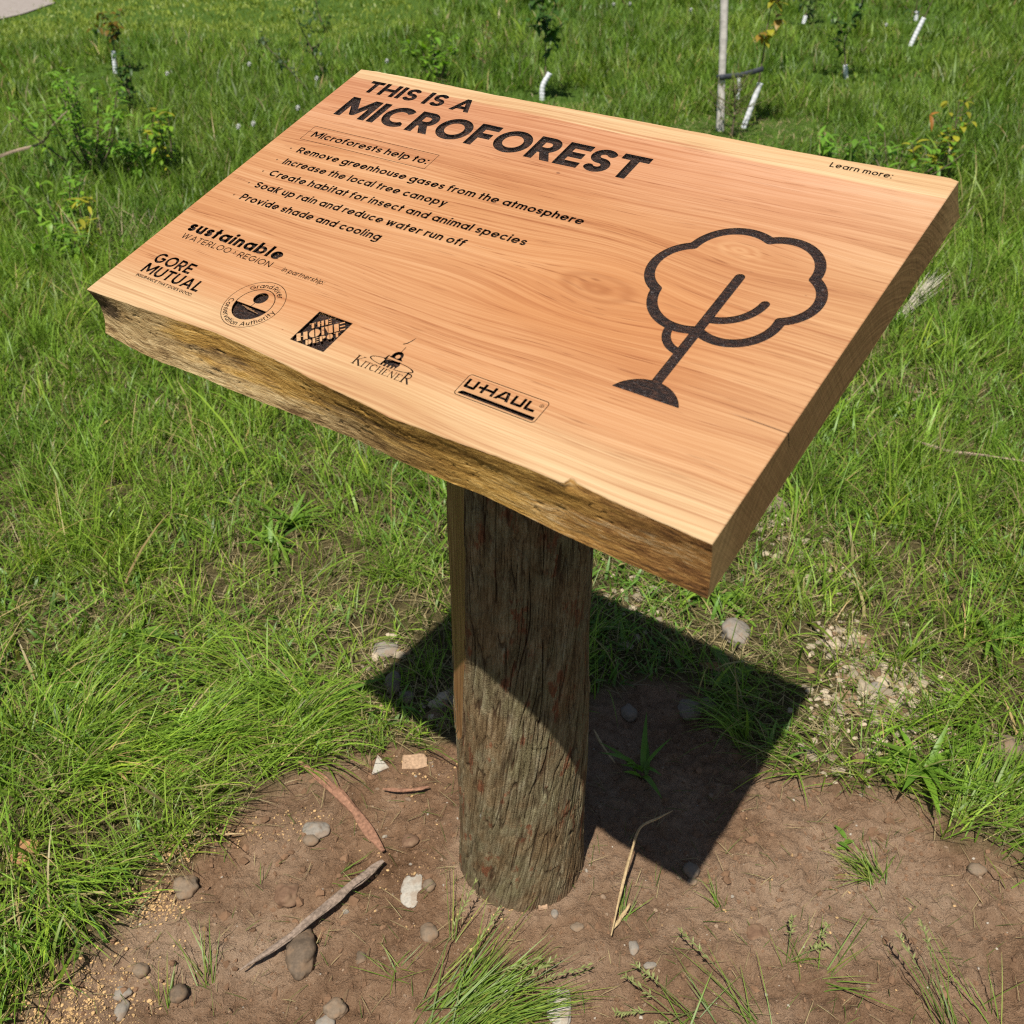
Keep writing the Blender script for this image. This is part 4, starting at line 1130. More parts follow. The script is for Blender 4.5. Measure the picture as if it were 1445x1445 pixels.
# short straw bits dropped on the bare soil too
ns = 1100
x, y = rng.uniform(-1, 1.1, ns), rng.uniform(.85, 1.6, ns); kp = soil_mask(x, y) > .6; x, y = x[kp], y[kp]; ns = len(x)
straw.add(*blades(x, y, ground_z(x, y) + .003, rng.uniform(.015, .06, ns), rng.uniform(.001, .002, ns), rng.uniform(0, 6.28, ns), rng.uniform(1.2, 1.6, ns), rng.uniform(1.4, 1.7, ns), np.where(rng.random(ns)[:, None] < .4, np.array([[.10, .15, .03]]), np.array([[.34, .27, .14]])) * rng.uniform(.6, 1.3, ns)[:, None], 3))
kind(obj('dead_grass', straw.mesh('dead_grass', MAT_STRAW)), 'stuff')

# ------------------------------------------------------------------ crumbs: gravel, sawdust, mulch (uncountable)
_t = (1 + 5 ** .5) / 2
ICO_V = np.array([(-1, _t, 0), (1, _t, 0), (-1, -_t, 0), (1, -_t, 0), (0, -1, _t), (0, 1, _t), (0, -1, -_t), (0, 1, -_t), (_t, 0, -1), (_t, 0, 1), (-_t, 0, -1), (-_t, 0, 1)]) / math.hypot(1, _t)
ICO_F = np.array([(0, 11, 5), (0, 5, 1), (0, 1, 7), (0, 7, 10), (0, 10, 11), (1, 5, 9), (5, 11, 4), (11, 10, 2), (10, 7, 6), (7, 1, 8), (3, 9, 4), (3, 4, 2), (3, 2, 6), (3, 6, 8), (3, 8, 9), (4, 9, 5), (2, 4, 11), (6, 2, 10), (8, 6, 7), (9, 8, 1)])
def subdiv(V, F):
    V = [tuple(v) for v in V]; mid = {}; out = []
    def m(a, b):
        k = (min(a, b), max(a, b))
        if k not in mid:
            p = (np.array(V[a]) + V[b]) / 2; mid[k] = len(V); V.append(tuple(p / np.linalg.norm(p)))
        return mid[k]
    for a, b, c in F:
        x, y, z = m(a, b), m(b, c), m(c, a); out += [(a, x, z), (b, y, x), (c, z, y), (x, y, z)]
    return np.array(V), np.array(out)
ICO2 = subdiv(ICO_V, ICO_F); ICO3 = subdiv(*ICO2); ICO4 = subdiv(*ICO3)

def crumbs(name, x, y, size, flat, cols, mat, lift=.1):
    n = len(x); V0, F0 = ICO_V, ICO_F
    V = V0[None] * (1 + rng.uniform(-.32, .32, (n, len(V0), 1)))
    V = V * (size[:, None] * np.stack([rng.uniform(.7, 1.3, n), rng.uniform(.6, 1.1, n), flat], -1))[:, None, :]
    a = rng.uniform(0, 6.28, n); ca, sa = np.cos(a)[:, None], np.sin(a)[:, None]
    X = V[..., 0] * ca - V[..., 1] * sa; Y = V[..., 0] * sa + V[..., 1] * ca
    z = ground_z(x, y)
    P = np.stack([X + x[:, None], Y + y[:, None], V[..., 2] + (z + size * lift)[:, None]], -1).reshape(-1, 3)
    F = (F0[None] + (np.arange(n) * len(V0))[:, None, None]).reshape(-1, 3)
    return kind(obj(name, mesh_np(name, P, F, mat, False, np.repeat(cols, len(V0), 0))), 'stuff')
def mat_attr(name, rough=.9, scale=300, bump=.4):
    t = T(name); n = t.noise(t.tc.outputs['Object'], scale, 4, .6)
    return t.fin(t.mix(t.m('MULTIPLY', n, .6), t.attr(), t.mix(1.0, t.attr(), (.55, .5, .45), 'MULTIPLY')), rough, t.bump(n, bump, .002), .2)
MAT_CRUMB = mat_attr('loose_crumbs'); MAT_SOILCRUMB = mat_attr('soil_lumps', .95, 150, 1.0)
n = 11000
x, y = rng.uniform(-1.15, 1.3, n), rng.uniform(.82, 1.75, n); k = soil_mask(x, y) > rng.uniform(.3, .9, n); x, y = x[k], y[k]; n = len(x)
sz = np.clip(rng.lognormal(-6.35, .55, n), .0006, .0075)
tone = rng.random(n)[:, None]
cc = np.where(tone < .85, np.array([[.20, .118, .068]]), np.where(tone < .97, np.array([[.28, .20, .135]]), np.array([[.38, .34, .28]]))) * rng.uniform(.75, 1.25, n)[:, None]
crumbs('gravel', x, y, sz, rng.uniform(.5, .9, n), cc, MAT_CRUMB)
n = 2600
x, y = rng.uniform(-1.1, 1.25, n), rng.uniform(.85, 1.7, n); k = (soil_mask(x, y) > .5) & (rng.random(n) < sstep(-.25, .5, fbm(x * 5, y * 5, None, 181, 3) + .25 * (x < -.25))); x, y = x[k], y[k]; n = len(x)
crumbs('soil_clods', x, y, np.clip(rng.lognormal(-5.35, .5, n), .002, .014), rng.uniform(.5, .85, n), np.array([[.22, .130, .075]]) * rng.uniform(.75, 1.1, n)[:, None], MAT_SOILCRUMB, .0)
SAW = [(110, 1400, .14, 900), (215, 1268, .07, 500), (240, 1200, .06, 300), (330, 1175, .07, 110), (420, 1160, .08, 130), (60, 1440, .1, 500), (600, 1080, .12, 70), (560, 1230, .15, 50), (1180, 1300, .3, 60), (700, 1290, .1, 40)]
xs_, ys_ = [], []
for px, py, r, k in SAW:
    c = G(px, py); xs_.append(c[0] + rng.normal(0, r * .5, k)); ys_.append(c[1] + rng.normal(0, r * .32, k))
x, y = np.concatenate(xs_), np.concatenate(ys_); n = len(x)
crumbs('sawdust', x, y, np.clip(rng.lognormal(-6.4, .45, n), .0007, .004), rng.uniform(.25, .6, n), np.array([[.58, .38, .18]]) * rng.uniform(.65, 1.15, n)[:, None], MAT_CRUMB, .5)
xs_, ys_ = [], []
for px, py, r, k in [(1235, 985, .15, 420), (1195, 910, .09, 170), (1290, 1000, .11, 170), (1085, 722, .10, 90), (1150, 790, .12, 80), (800, 770, .1, 50), (890, 850, .12, 60), (545, 915, .06, 40), (620, 1000, .06, 40), (1300, 560, .15, 40), (1410, 1060, .06, 30), (1180, 1070, .1, 30)]:
    c = G(px, py); xs_.append(c[0] + rng.normal(0, r * .5, k)); ys_.append(c[1] + rng.normal(0, r * .6, k))
x, y = np.concatenate(xs_), np.concatenate(ys_); n = len(x)
cc = np.where(rng.random(n)[:, None] < .7, np.array([[.42, .35, .25]]), np.array([[.25, .165, .095]])) * rng.uniform(.6, 1.3, n)[:, None]
crumbs('wood_mulch', x, y, np.clip(rng.lognormal(-4.9, .5, n), .003, .02), rng.uniform(.2, .6, n), cc, MAT_CRUMB, .3)

# ------------------------------------------------------------------ stones, chips and sticks lying about
def mat_stone(name, c, dirt=.35):
    dirt = min(.85, dirt + .3)
    t = T(name); p = t.tc.outputs['Object']
    a = t.noise(p, 40, 5, .6); b = t.noise(p, 260, 3, .6)
    v = t.m('ADD', t.m('MULTIPLY', a, .6), t.m('MULTIPLY', b, .4))
    col = t.ramp(v, [(.35, tuple(x * .68 for x in c)), (.65, tuple(min(1, x * 1.2) for x in c))])
    col = t.mix(t.m('MULTIPLY', t.ss(a, .45, .62), dirt), col, (.21, .135, .08))
    return t.fin(col, .8, t.bump(v, .35, .003), .25)
ST = {'brown': mat_stone('brown_stone', (.135, .098, .066), .3), 'tan': mat_stone('tan_stone', (.205, .152, .103), .45), 'grey': mat_stone('grey_stone', (.25, .22, .18), .25),
      'white': mat_stone('chalky_stone', (.42, .385, .32), .25), 'dark': mat_stone('dark_stone', (.21, .17, .13), .2), 'red': mat_stone('reddish_stone', (.17, .098, .058), .35)}

def stone(px, py, wp, hp_, k, label, flat=.62, sink=.25, rough=.20, group_=None):
    x, y = G(px, py); d = math.hypot(y, CAM_H); m = d / 1430
    a = wp * m / 2; b = hp_ * m / 2 / (0.55 + .35 * CAM_H / d)
    V, F = ICO4 if wp > 26 else ICO3
    s = int(px * 7 + py)
    r = 1 + fbm(V[:, 0] * 1.3, V[:, 1] * 1.3, V[:, 2] * 1.3, s, 3) * rough * 2 + (vn(V[:, 0] * 4, V[:, 1] * 4, V[:, 2] * 4, s + 5) * rough * .2)
    P = V * r[:, None] * np.array([a, b, min(a, b) * flat])
    P[:, 2] += min(a, b) * flat * (1 - 2 * min(.5, sink + .08))
    o = obj('stone', mesh_np('stone', P, F, ST[k], True), None, (x, y, gz(x, y)))
    return tag(o, label, 'stone', group_)
STONES = [
    (425, 1343, 42, 56, 'brown', 'large smooth brown oval stone lying beside the lower end of the grey wood strip', .8, .12),
    (259, 1248, 31, 27, 'tan', 'rounded tan stone near the left border of the bare soil', .8, .2),
    (445, 1167, 36, 22, 'grey', 'pale grey oval stone just below the upper reddish wood strip', .7, .25),
    (437, 1184, 22, 13, 'tan', 'small tan stone touching the underside of the pale grey oval stone', .7, .25),
    (403, 1260, 34, 30, 'red', 'brown half buried stone above the upper half of the grey wood strip', .6, .4),
    (580, 1252, 30, 44, 'white', 'chalky white flat stone slab set in the soil left of the post foot', .35, .45),
    (1035, 898, 40, 38, 'grey', 'pale round stone in the grass just beyond the upper edge of the shadow', .8, .15),
    (976, 999, 32, 30, 'dark', 'larger of two grey stones side by side inside the sign shadow', .75, .2),
    (1001, 993, 20, 22, 'dark', 'smaller of two grey stones side by side inside the sign shadow', .75, .2),
    (888, 1000, 22, 22, 'dark', 'dark stone in the shadow right beside the post', .7, .25),
    (1418, 1063, 48, 36, 'tan', 'big pale stone bedded in grass at the right edge of the photo', .8, .2),
    (975, 1226, 25, 21, 'dark', 'dark rounded stone on the tip of the sign shadow', .8, .2),
    (977, 1241, 15, 9, 'tan', 'small pale stone just outside the tip of the shadow', .7, .3),
    (1070, 1312, 30, 28, 'red', 'flat reddish stone flush with the soil right of the bent stalk', .3, .45),
    (1211, 1071, 20, 16, 'red', 'small reddish brown pebble where grass meets soil on the right', .8, .2),
    (1172, 1067, 24, 10, 'tan', 'thin flat tan stone beside the reddish brown pebble', .5, .3),
    (605, 1247, 17, 15, 'tan', 'small tan stone right of the chalky slab', .6, .35),
    (578, 1184, 24, 20, 'red', 'brown buried stone between the wood strips and the post', .5, .4),
    (605, 1316, 26, 24, 'tan', 'half buried tan stone between the large oval stone and the grass tuft', .55, .4),
    (508, 1346, 14, 18, 'brown', 'small brown stone right of the large oval stone', .6, .35),
    (199, 1366, 22, 19, 'tan', 'tan stone with a dark side at the lower left of the soil', .8, .2),
    (168, 1391, 24, 16, 'grey', 'grey flat stone among the sawdust at the lower left', .5, .3),
    (167, 1414, 18, 24, 'grey', 'upright grey stone directly below the grey flat stone', .6, .3),
    (250, 1395, 22, 20, 'brown', 'brown stone near the fallen green sprig at lower left', .8, .2),
    (472, 1419, 28, 24, 'tan', 'pale tan stone near the bottom edge left of the grass tuft', .7, .25),
    (458, 1437, 26, 18, 'grey', 'pale grey stone cut by the bottom edge of the photo', .7, .25),
    (815, 1309, 18, 12, 'tan', 'flat tan stone on the soil right of the post foot', .4, .4),
    (783, 1291, 10, 12, 'grey', 'tiny grey stone near the wooden peg', .6, .35),
    (894, 1335, 13, 18, 'grey', 'pale upright pebble below the bent stalk', .6, .3),
    (918, 1361, 17, 10, 'grey', 'pale flat pebble right of the grass tuft tips', .5, .3),
    (1380, 1222, 26, 18, 'tan', 'tan stone at the right border of the soil under bent grass', .7, .25),
    (1195, 1072, 12, 8, 'grey', 'tiny pale pebble between the flat tan stone and the reddish pebble', .6, .3),
    (543, 919, 34, 24, 'grey', 'pale stone in the short grass left of the post', .55, .3),
    (555, 968, 24, 28, 'dark', 'taller of two dark stones at the left tip of the shadow', .9, .2),
    (574, 987, 24, 18, 'dark', 'flatter of two dark stones at the left tip of the shadow', .7, .2),
    (790, 1421, 32, 48, 'white', 'white stone slab under the grass tuft at the bottom edge', .35, .35),
    (714, 1396, 20, 34, 'white', 'white stone half hidden by the blades of the grass tuft', .4, .35),
    (1238, 972, 26, 18, 'grey', 'pale stone in the middle of the wood mulch patch', .6, .25),
    (1250, 1010, 22, 18, 'tan', 'tan stone at the lower side of the wood mulch patch', .6, .25),
]
for s_ in STONES: stone(*s_)

MAT_BARKSTRIP = mat_plain('red_bark_strip', (.25, .13, .08), .8, .15, 120, .45, .6, .003)
MAT_GREYWOOD = mat_plain('weathered_wood', (.22, .165, .125), .8, .15, 140, .5, .6, .003)
MAT_PALECHIP = mat_plain('pale_wood_chip', (.36, .235, .145), .75, .2, 150, .35, .5, .002)
MAT_STALK = mat_plain('straw_stalk', (.40, .29, .15), .65, .25, 200, .3, .3, .001)
MAT_TWIG = mat_plain('dead_twig', (.30, .225, .16), .8, .15, 150, .4, .5, .002)
MAT_LEAFD = mat_plain('dead_leaf', (.30, .16, .075), .75, .15, 120, .4, .5, .002)

def smooth_path(P, n):
    P = np.asarray(P, float); t = np.linspace(0, len(P) - 1, n); out = []
    Q = np.vstack([2 * P[0] - P[1], P, 2 * P[-1] - P[-2]])
    for v in t:
        i = min(int(v), len(P) - 2); f = v - i; a, b, c, d = Q[i:i + 4]
        out.append(.5 * ((2 * b) + (-a + c) * f + (2 * a - 5 * b + 4 * c - d) * f * f + (-a + 3 * b - 3 * c + d) * f ** 3))
    return np.array(out)

def tube(P, rad, nr=8, flat=1.0, jit=.0, seed=0, up=(0, 0, 1)):
    """closed tube along P with radii rad; flat squeezes it vertically"""
    P = np.asarray(P, float); n = len(P); rad = np.broadcast_to(np.asarray(rad, float), (n,))
    tg = np.gradient(P, axis=0); tg /= np.linalg.norm(tg, axis=1)[:, None] + 1e-12
    u0 = np.array(up, float); V = []
    for i in range(n):
        s = np.cross(tg[i], u0)
        if np.linalg.norm(s) < 1e-3: s = np.cross(tg[i], (1, 0, 0))
        s /= np.linalg.norm(s); v = np.cross(s, tg[i])
        a = np.linspace(0, 2 * np.pi, nr, endpoint=False)
        k = rad[i] * (1 + jit * vn(np.cos(a) * 2 + i * .35, np.sin(a) * 2, None, seed))
        V.append(P[i] + np.outer(np.cos(a) * k, s) + np.outer(np.sin(a) * k * flat, v))
    V = np.concatenate(V); F = [[i * nr + j, i * nr + (j + 1) % nr, (i + 1) * nr + (j + 1) % nr, (i + 1) * nr + j] for i in range(n - 1) for j in range(nr)]
    F += [list(range(nr))[::-1], [(n - 1) * nr + j for j in range(nr)]]
    return V, F

class MB:
    def __init__(s): s.V = []; s.F = []; s.n = 0
    def add(s, V, F):
        s.V.append(np.asarray(V)); s.F += [[i + s.n for i in f] for f in F]; s.n += len(V); return s
    def build(s, name, mat, parent=None, smooth=True, loc=None, col=None):
        V = np.concatenate(s.V)
        if loc is not None: V = V - np.asarray(loc)
        return obj(name, mesh_np(name, V, s.F, mat, smooth, col), parent, loc)

def strip(name, pts, width, thick, mat, label, cat, taper=(1, 1), n=24, lift=.3, seed=3):
    """a split piece of wood lying on the ground along photo points (px, py, height)"""
    P = []
    for px, py, h in pts:
        x, y = G(px, py, h); P.append((x, y, gz(x, y) * .5 + .006 + h + thick * lift))
    P = smooth_path(P, n); w = np.linspace(taper[0], taper[1], n) * width / 2
    w = w * np.minimum(1, .35 + 3.5 * np.minimum(np.linspace(0, 1, n), np.linspace(1, 0, n)))
    V, F = tube(P, w, 10, thick / width, .35, seed)
    m = MB().add(V, F); c = P.mean(0)
    return tag(m.build(name, mat, None, False, c), label, cat)

strip('bark_strip', [(423, 1078, .012), (470, 1115, .008), (505, 1150, .006), (541, 1203, .006)], .025, .010, MAT_BARKSTRIP, 'reddish split wood strip running from the grass down to the soil', 'wood strip', (.75, 1.0))
strip('weathered_strip', [(541, 1217, .006), (500, 1246, .012), (440, 1297, .014), (395, 1332, .008), (338, 1367, .002)], .025, .013, MAT_GREYWOOD, 'long weathered grey wood strip pointing at the large oval stone', 'wood strip', (1.0, .35))
strip('bark_sliver', [(540, 1114, .004), (575, 1117, .005), (606, 1112, .004)], .008, .005, MAT_BARKSTRIP, 'small reddish bark sliver left of the post above the wood strips', 'bark sliver')
strip('bent_stalk', [(949, 1146, .10), (925, 1158, .095), (902, 1172, .088), (888, 1215, .06), (876, 1262, .034), (862, 1325, .006)], .0062, .0062, MAT_STALK, 'bent dry straw stalk leaning over the soil right of the post', 'stalk', (.7, 1.0), 30, .5)
strip('short_stalk', [(889, 1277, .012), (866, 1312, .004)], .007, .005, MAT_STALK, 'short pale straw piece lying parallel to the bent stalk', 'stalk')
strip('fallen_twig', [(1284, 624, .06), (1340, 640, .05), (1400, 648, .05), (1460, 657, .06)], .011, .009, MAT_TWIG, 'thin brown twig lying across the grass at the right edge', 'twig', (1, .7))
strip('dry_branch', [(-30, 236, .14), (10, 218, .16), (58, 203, .2), (78, 175, .34), (112, 144, .46)], .020, .018, MAT_TWIG, 'bare dry branch lying in the tall grass at the far left', 'branch', (1.1, .35), 30)
strip('straw_piece', [(240, 1184, .004), (285, 1180, .007), (345, 1178, .004)], .004, .004, MAT_STALK, 'thin straw piece lying on the soil border at the left', 'straw')
strip('grey_stem', [(838, 1030, .02), (850, 1052, .015), (868, 1078, .006)], .005, .005, MAT_STALK, 'thin pale stem lying in the shadow right of the post', 'stem')
strip('bark_thorn', [(640, 1005, .03), (632, 1000, .032), (624, 990, .036)], .006, .005, MAT_BARKSTRIP, 'short orange bark splinter sticking out left of the post in the shadow', 'splinter')

def block(name, px, py, wp, hp_, thick, mat, label, cat, rot=0., tilt=0., shape=None):
    """a broken chip: an irregular prism lying on the ground"""
    x, y = G(px, py); d = math.hypot(y, CAM_H); m = d / 1430
    a, b = wp * m / 2, hp_ * m / 2 / (.55 + .35 * CAM_H / d)
    sh = shape or [(-1, -.8), (.2, -1), (.95, -.75), (1, .3), (.7, .95), (-.3, .85), (-.9, .9)]
    P = np.array([(u * a, v * b) for u, v in sh]); n = len(P)
    V = np.vstack([np.column_stack([P, np.zeros(n)]), np.column_stack([P * .97, np.full(n, thick * .92)]), np.column_stack([P * .86, np.full(n, thick)])])
    V[:, 2] += rng.normal(0, thick * .06, 3 * n)
    F = [[k * n + i, k * n + (i + 1) % n, (k + 1) * n + (i + 1) % n, (k + 1) * n + i] for k in range(2) for i in range(n)] + [list(range(n))[::-1], [2 * n + i for i in range(n)]]
    o = obj(name, mesh_np(name, V, F, mat, False), None, (x, y, gz(x, y) - .002)); o.rotation_euler = (tilt, 0, rot)
    return tag(o, label, cat)
block('wood_chip', 585, 1074, 36, 20, .014, MAT_PALECHIP, 'tan rectangular wood chip on the soil left of the post', 'wood chip', .1, .25)
block('stone_wedge', 534, 1076, 26, 22, .012, ST['white'], 'pale pointed stone wedge left of the tan wood chip', 'stone', .3, .3, [(-1, -1), (1, -.7), (.1, 1)])
block('wood_peg', 763, 1269, 16, 24, .018, MAT_PALECHIP, 'little pale wooden peg at the foot of the post', 'wood peg', .2, .3, [(-.8, -1), (.8, -1), (1, .6), (.3, 1), (-1, .8)])
block('dry_leaf', 110, 967, 32, 13, .004, MAT_LEAFD, 'curled pinkish brown dead leaf in bent grass at the left', 'leaf', .2, .2)
block('dry_leaf', 1008, 940, 44, 18, .005, MAT_LEAFD, 'brown dead leaf lying on the upper edge of the sign shadow', 'leaf', -.3, .25, [(-1, 0), (-.3, -.8), (.6, -.7), (1, .3), (.2, .7)])
block('dry_leaf', 1329, 680, 30, 16, .005, MAT_LEAFD, 'reddish dead leaf standing in the grass at the right', 'leaf', .8, .5, [(-1, 0), (-.2, -.6), (1, -.2), (.9, .4), (0, .5)])
block('bark_piece', 252, 1088, 34, 28, .012, MAT_LEAFD, 'dark brown bark piece in the long bent grass at the left', 'bark piece', .4, .2)
block('bark_piece', 36, 1205, 36, 32, .014, MAT_LEAFD, 'brown bark piece near the left border below the bent grass', 'bark piece', -.3, .2)
block('bleached_wood', 1086, 718, 46, 20, .03, MAT_GREYWOOD, 'bleached grey wood chunk in the grass beyond the right end of the board', 'wood chunk', .3, .1)
block('wood_chip', 1243, 953, 34, 9, .008, MAT_PALECHIP, 'long tan wood chip on top of the mulch patch', 'wood chip', -.8, .2)
block('wood_chip', 800, 1040, 22, 10, .005, MAT_PALECHIP, 'thin chip in the shadow directly behind the post', 'wood chip', .5, .1)
block('orange_chip', 546, 1002, 24, 10, .006, MAT_PALECHIP, 'orange wood chip at the lower left border of the shadow', 'wood chip', -.2, .2)

# ------------------------------------------------------------------ plants
MAT_LEAF = mat_leafy('green_leaf', .45, .4, .38)
MAT_STEM = mat_plain('woody_stem', (.14, .11, .07), .8, .2, 80, .4, .4, .003)
MAT_GSTEM = mat_plain('green_stem', (.12, .17, .04), .7, .2, 80, .3, .3, .002)
MAT_GUARD = mat_plain('white_tree_guard', (.74, .75, .78), .5, .4, 30, .08, .2, .003)
MAT_STAKE = mat_plain('bleached_stake', (.60, .555, .51), .8, .2, 25, .25, .5, .004)
MAT_STRAP = mat_plain('dark_strap', (.035, .04, .05), .6, .4, 60, .2, .3, .002)
MAT_FLUFF = mat_plain('seed_fluff', (.78, .78, .74), .9, .1, 90, .1, .1, .002)

def leaf_geo(base, d, up, L, Wd, fold=.25, droop=.3, pts=5):
    """a folded pointed leaf from base along d"""
    d = d / np.linalg.norm(d); s = np.cross(d, up); s /= np.linalg.norm(s) + 1e-9; u = np.cross(s, d)
    V = []; 
    for k in range(pts):
        t = k / (pts - 1); w = Wd * .5 * math.sin(math.pi * min(1, .08 + t * .95)) ** .8
        p = base + d * L * t - u * (droop * L * t * t)
        V += [p + s * w + u * fold * w, p, p - s * w + u * fold * w]
    F = []
    for k in range(pts - 1):
        F += [[3 * k, 3 * k + 1, 3 * k + 4, 3 * k + 3], [3 * k + 1, 3 * k + 2, 3 * k + 5, 3 * k + 4]]
    return np.array(V), F

class Leaves:
    def __init__(s): s.m = MB(); s.c = []
    def add(s, base, d, up, L, Wd, col, fold=.25, droop=.3, pts=5):
        V, F = leaf_geo(np.asarray(base, float), np.asarray(d, float), np.asarray(up, float), L, Wd, fold, droop, pts)
        s.m.add(V, F); s.c.append(np.repeat(np.asarray(col)[None] * random.uniform(.75, 1.25), len(V), 0))
    def build(s, name, mat, parent, loc):
        return s.m.build(name, mat, parent, True, None if loc is None else loc, np.concatenate(s.c)) if s.m.n else None

def rdir(e0, e1):
    a = random.uniform(0, 2 * math.pi); e = random.uniform(e0, e1)
    return np.array([math.cos(a) * math.cos(e), math.sin(a) * math.cos(e), math.sin(e)])

def child_build(mb, name, mat, root, loc, col=None):
    V = np.concatenate(mb.V) - np.asarray(loc)
    return obj(name, mesh_np(name, V, mb.F, mat, True, col), root)

def shrub(name, px, py, hgt, rad, nstem, nleaf, L, Wd, col, label, cat, col2=None, lean=(0, 0)):
    x, y = G(px, py); b = np.array([x, y, gz(x, y)]); root = tag(empty(name, tuple(b)), label, cat)
    st = MB(); lv = Leaves()
    for k in range(nstem):
        d = rdir(.5, 1.25); h = hgt * random.uniform(.65, 1.0) / max(d[2], .6)
        e = b + np.array([d[0] * rad * 1.3, d[1] * rad * 1.3, h * d[2]]) + np.array([lean[0], lean[1], 0]) * h
        P = smooth_path([b + np.array([d[0], d[1], 0]) * rad * .08, (b + e) / 2 + np.array([d[0], d[1], 0]) * rad * .15, e], 9)
        st.add(*tube(P, np.linspace(.005, .0015, 9) * (1 + hgt), 5))
        for q in range(nleaf):
            t = random.uniform(.15, 1.0) ** .7; p = P[min(8, int(t * 8.99))] + np.random.default_rng(q + k * 99).normal(0, rad * .08, 3)
            dd = rdir(-.3, .8); c = col if col2 is None or random.random() < .65 else col2
            lv.add(p, dd, (0, 0, 1), L * random.uniform(.6, 1.2), Wd * random.uniform(.7, 1.2), c, .25, random.uniform(.1, .6))
    child_build(st, 'stem', MAT_STEM, root, b); child_build(lv.m, 'foliage', MAT_LEAF, root, b, np.concatenate(lv.c))
    return root

GRN = np.array([.15, .30, .03]); LIME = np.array([.18, .32, .024]); YEL = np.array([.38, .36, .03]); DGR = np.array([.045, .10, .018]); OCH = np.array([.36, .22, .03])
shrub('leafy_shrub', 132, 246, .58, .33, 11, 40, .068, .022, GRN * 1.15, 'broad leafy green shrub in tall grass at the left, the largest of its kind', 'shrub', LIME)
shrub('leafy_shrub', 618, 118, .44, .2, 6, 18, .085, .04, LIME * 1.05, 'bright lime green seedling peeking over the far edge of the board', 'shrub', GRN)
shrub('leafy_seedling', 243, 246, .44, .12, 5, 16, .07, .032, LIME, 'slim yellowish green seedling right of the broad leafy shrub', 'seedling', YEL)
shrub('leafy_seedling', 200, 250, .30, .14, 5, 16, .08, .03, GRN, 'low green seedling between the broad shrub and the yellowish seedling', 'seedling')
shrub('leafy_weed', 92, 332, .30, .16, 6, 18, .062, .02, GRN * 1.1, 'bushy green weed at the left below the broad shrub', 'weed', LIME)
shrub('leafy_weed', 128, 350, .24, .07, 4, 12, .075, .024, YEL * .9, 'small yellow leaved weed right of the bushy green weed', 'weed', LIME)
shrub('leafy_weed', 96, 376, .20, .12, 4, 12, .08, .03, LIME, 'low lime weed directly below the yellow leaved weed', 'weed', GRN)
shrub('leafy_weed', 187, 165, .45, .14, 5, 18, .07, .03, DGR * 1.2, 'dark green weed above the broad leafy shrub', 'weed')
shrub('yellowing_weed', 1305, 262, .30, .12, 5, 14, .06, .034, YEL, 'yellow leaved weed just beyond the far right corner of the board', 'weed', GRN)
shrub('dock_weed', 1260, 270, .3, .3, 6, 10, .09, .03, GRN, 'green weed behind the far edge near the right corner', 'weed')
shrub('dock_weed', 1180, 246, .24, .2, 6, 12, .09, .03, GRN * 1.1, 'low green weed touching the far edge left of the right corner', 'weed')

def sapling(px, py, tops, label, guard=None, leaf=None, col=GRN, col2=None, L=.07, Wd=.035, nl=60, cat='sapling', rad0=.008, twig=.16, nb=9, leafy=(.45, 1.0)):
    """young tree: trunk through photo points at its own distance, guard tube round the foot"""
    x, y = G(px, py); b = np.array([x, y, gz(x, y)]); root = tag(empty('sapling', tuple(b)), label, cat)
    P = [b - np.array([0, 0, .03])] + [at_depth(u, v, y + dy) for u, v, dy in tops]; P = smooth_path(P, 26)
    st = MB(); st.add(*tube(P, np.linspace(rad0, rad0 * .25, 26), 6))
    lv = Leaves(); tips = []
    for k in range(nb):
        t = random.uniform(*leafy); p = P[int(t * 25)]; d = rdir(.1, 1.0); Lb = twig * random.uniform(.5, 1.2)
        Q = smooth_path([p, p + d * Lb * .5, p + d * Lb + np.array([0, 0, .03])], 6); st.add(*tube(Q, np.linspace(rad0 * .35, .0012, 6), 4))
        for q in range(max(1, nl // nb)): tips.append(Q[random.randint(1, 5)])
    for p in tips:
        c = col if col2 is None or random.random() < .5 else col2
        lv.add(p, rdir(-.7, .6), (0, 0, 1), L * random.uniform(.6, 1.2), Wd * random.uniform(.7, 1.2), c, .25, random.uniform(.1, .7))
    child_build(st, 'trunk', MAT_STEM, root, b)
    if lv.m.n: child_build(lv.m, 'foliage', MAT_LEAF, root, b, np.concatenate(lv.c))
    if guard:
        Pg = smooth_path([at_depth(u, v, y + dy) for u, v, dy in guard['pts']], 60)
        r = guard['r'] * (1 + .03 * np.sign(np.sin(np.arange(60) * .9)) * np.abs(np.sin(np.arange(60) * .9)) ** .5)
        g = MB().add(*tube(Pg, r, 12)); child_build(g, 'trunk_guard', MAT_GUARD, root, b)
    return root

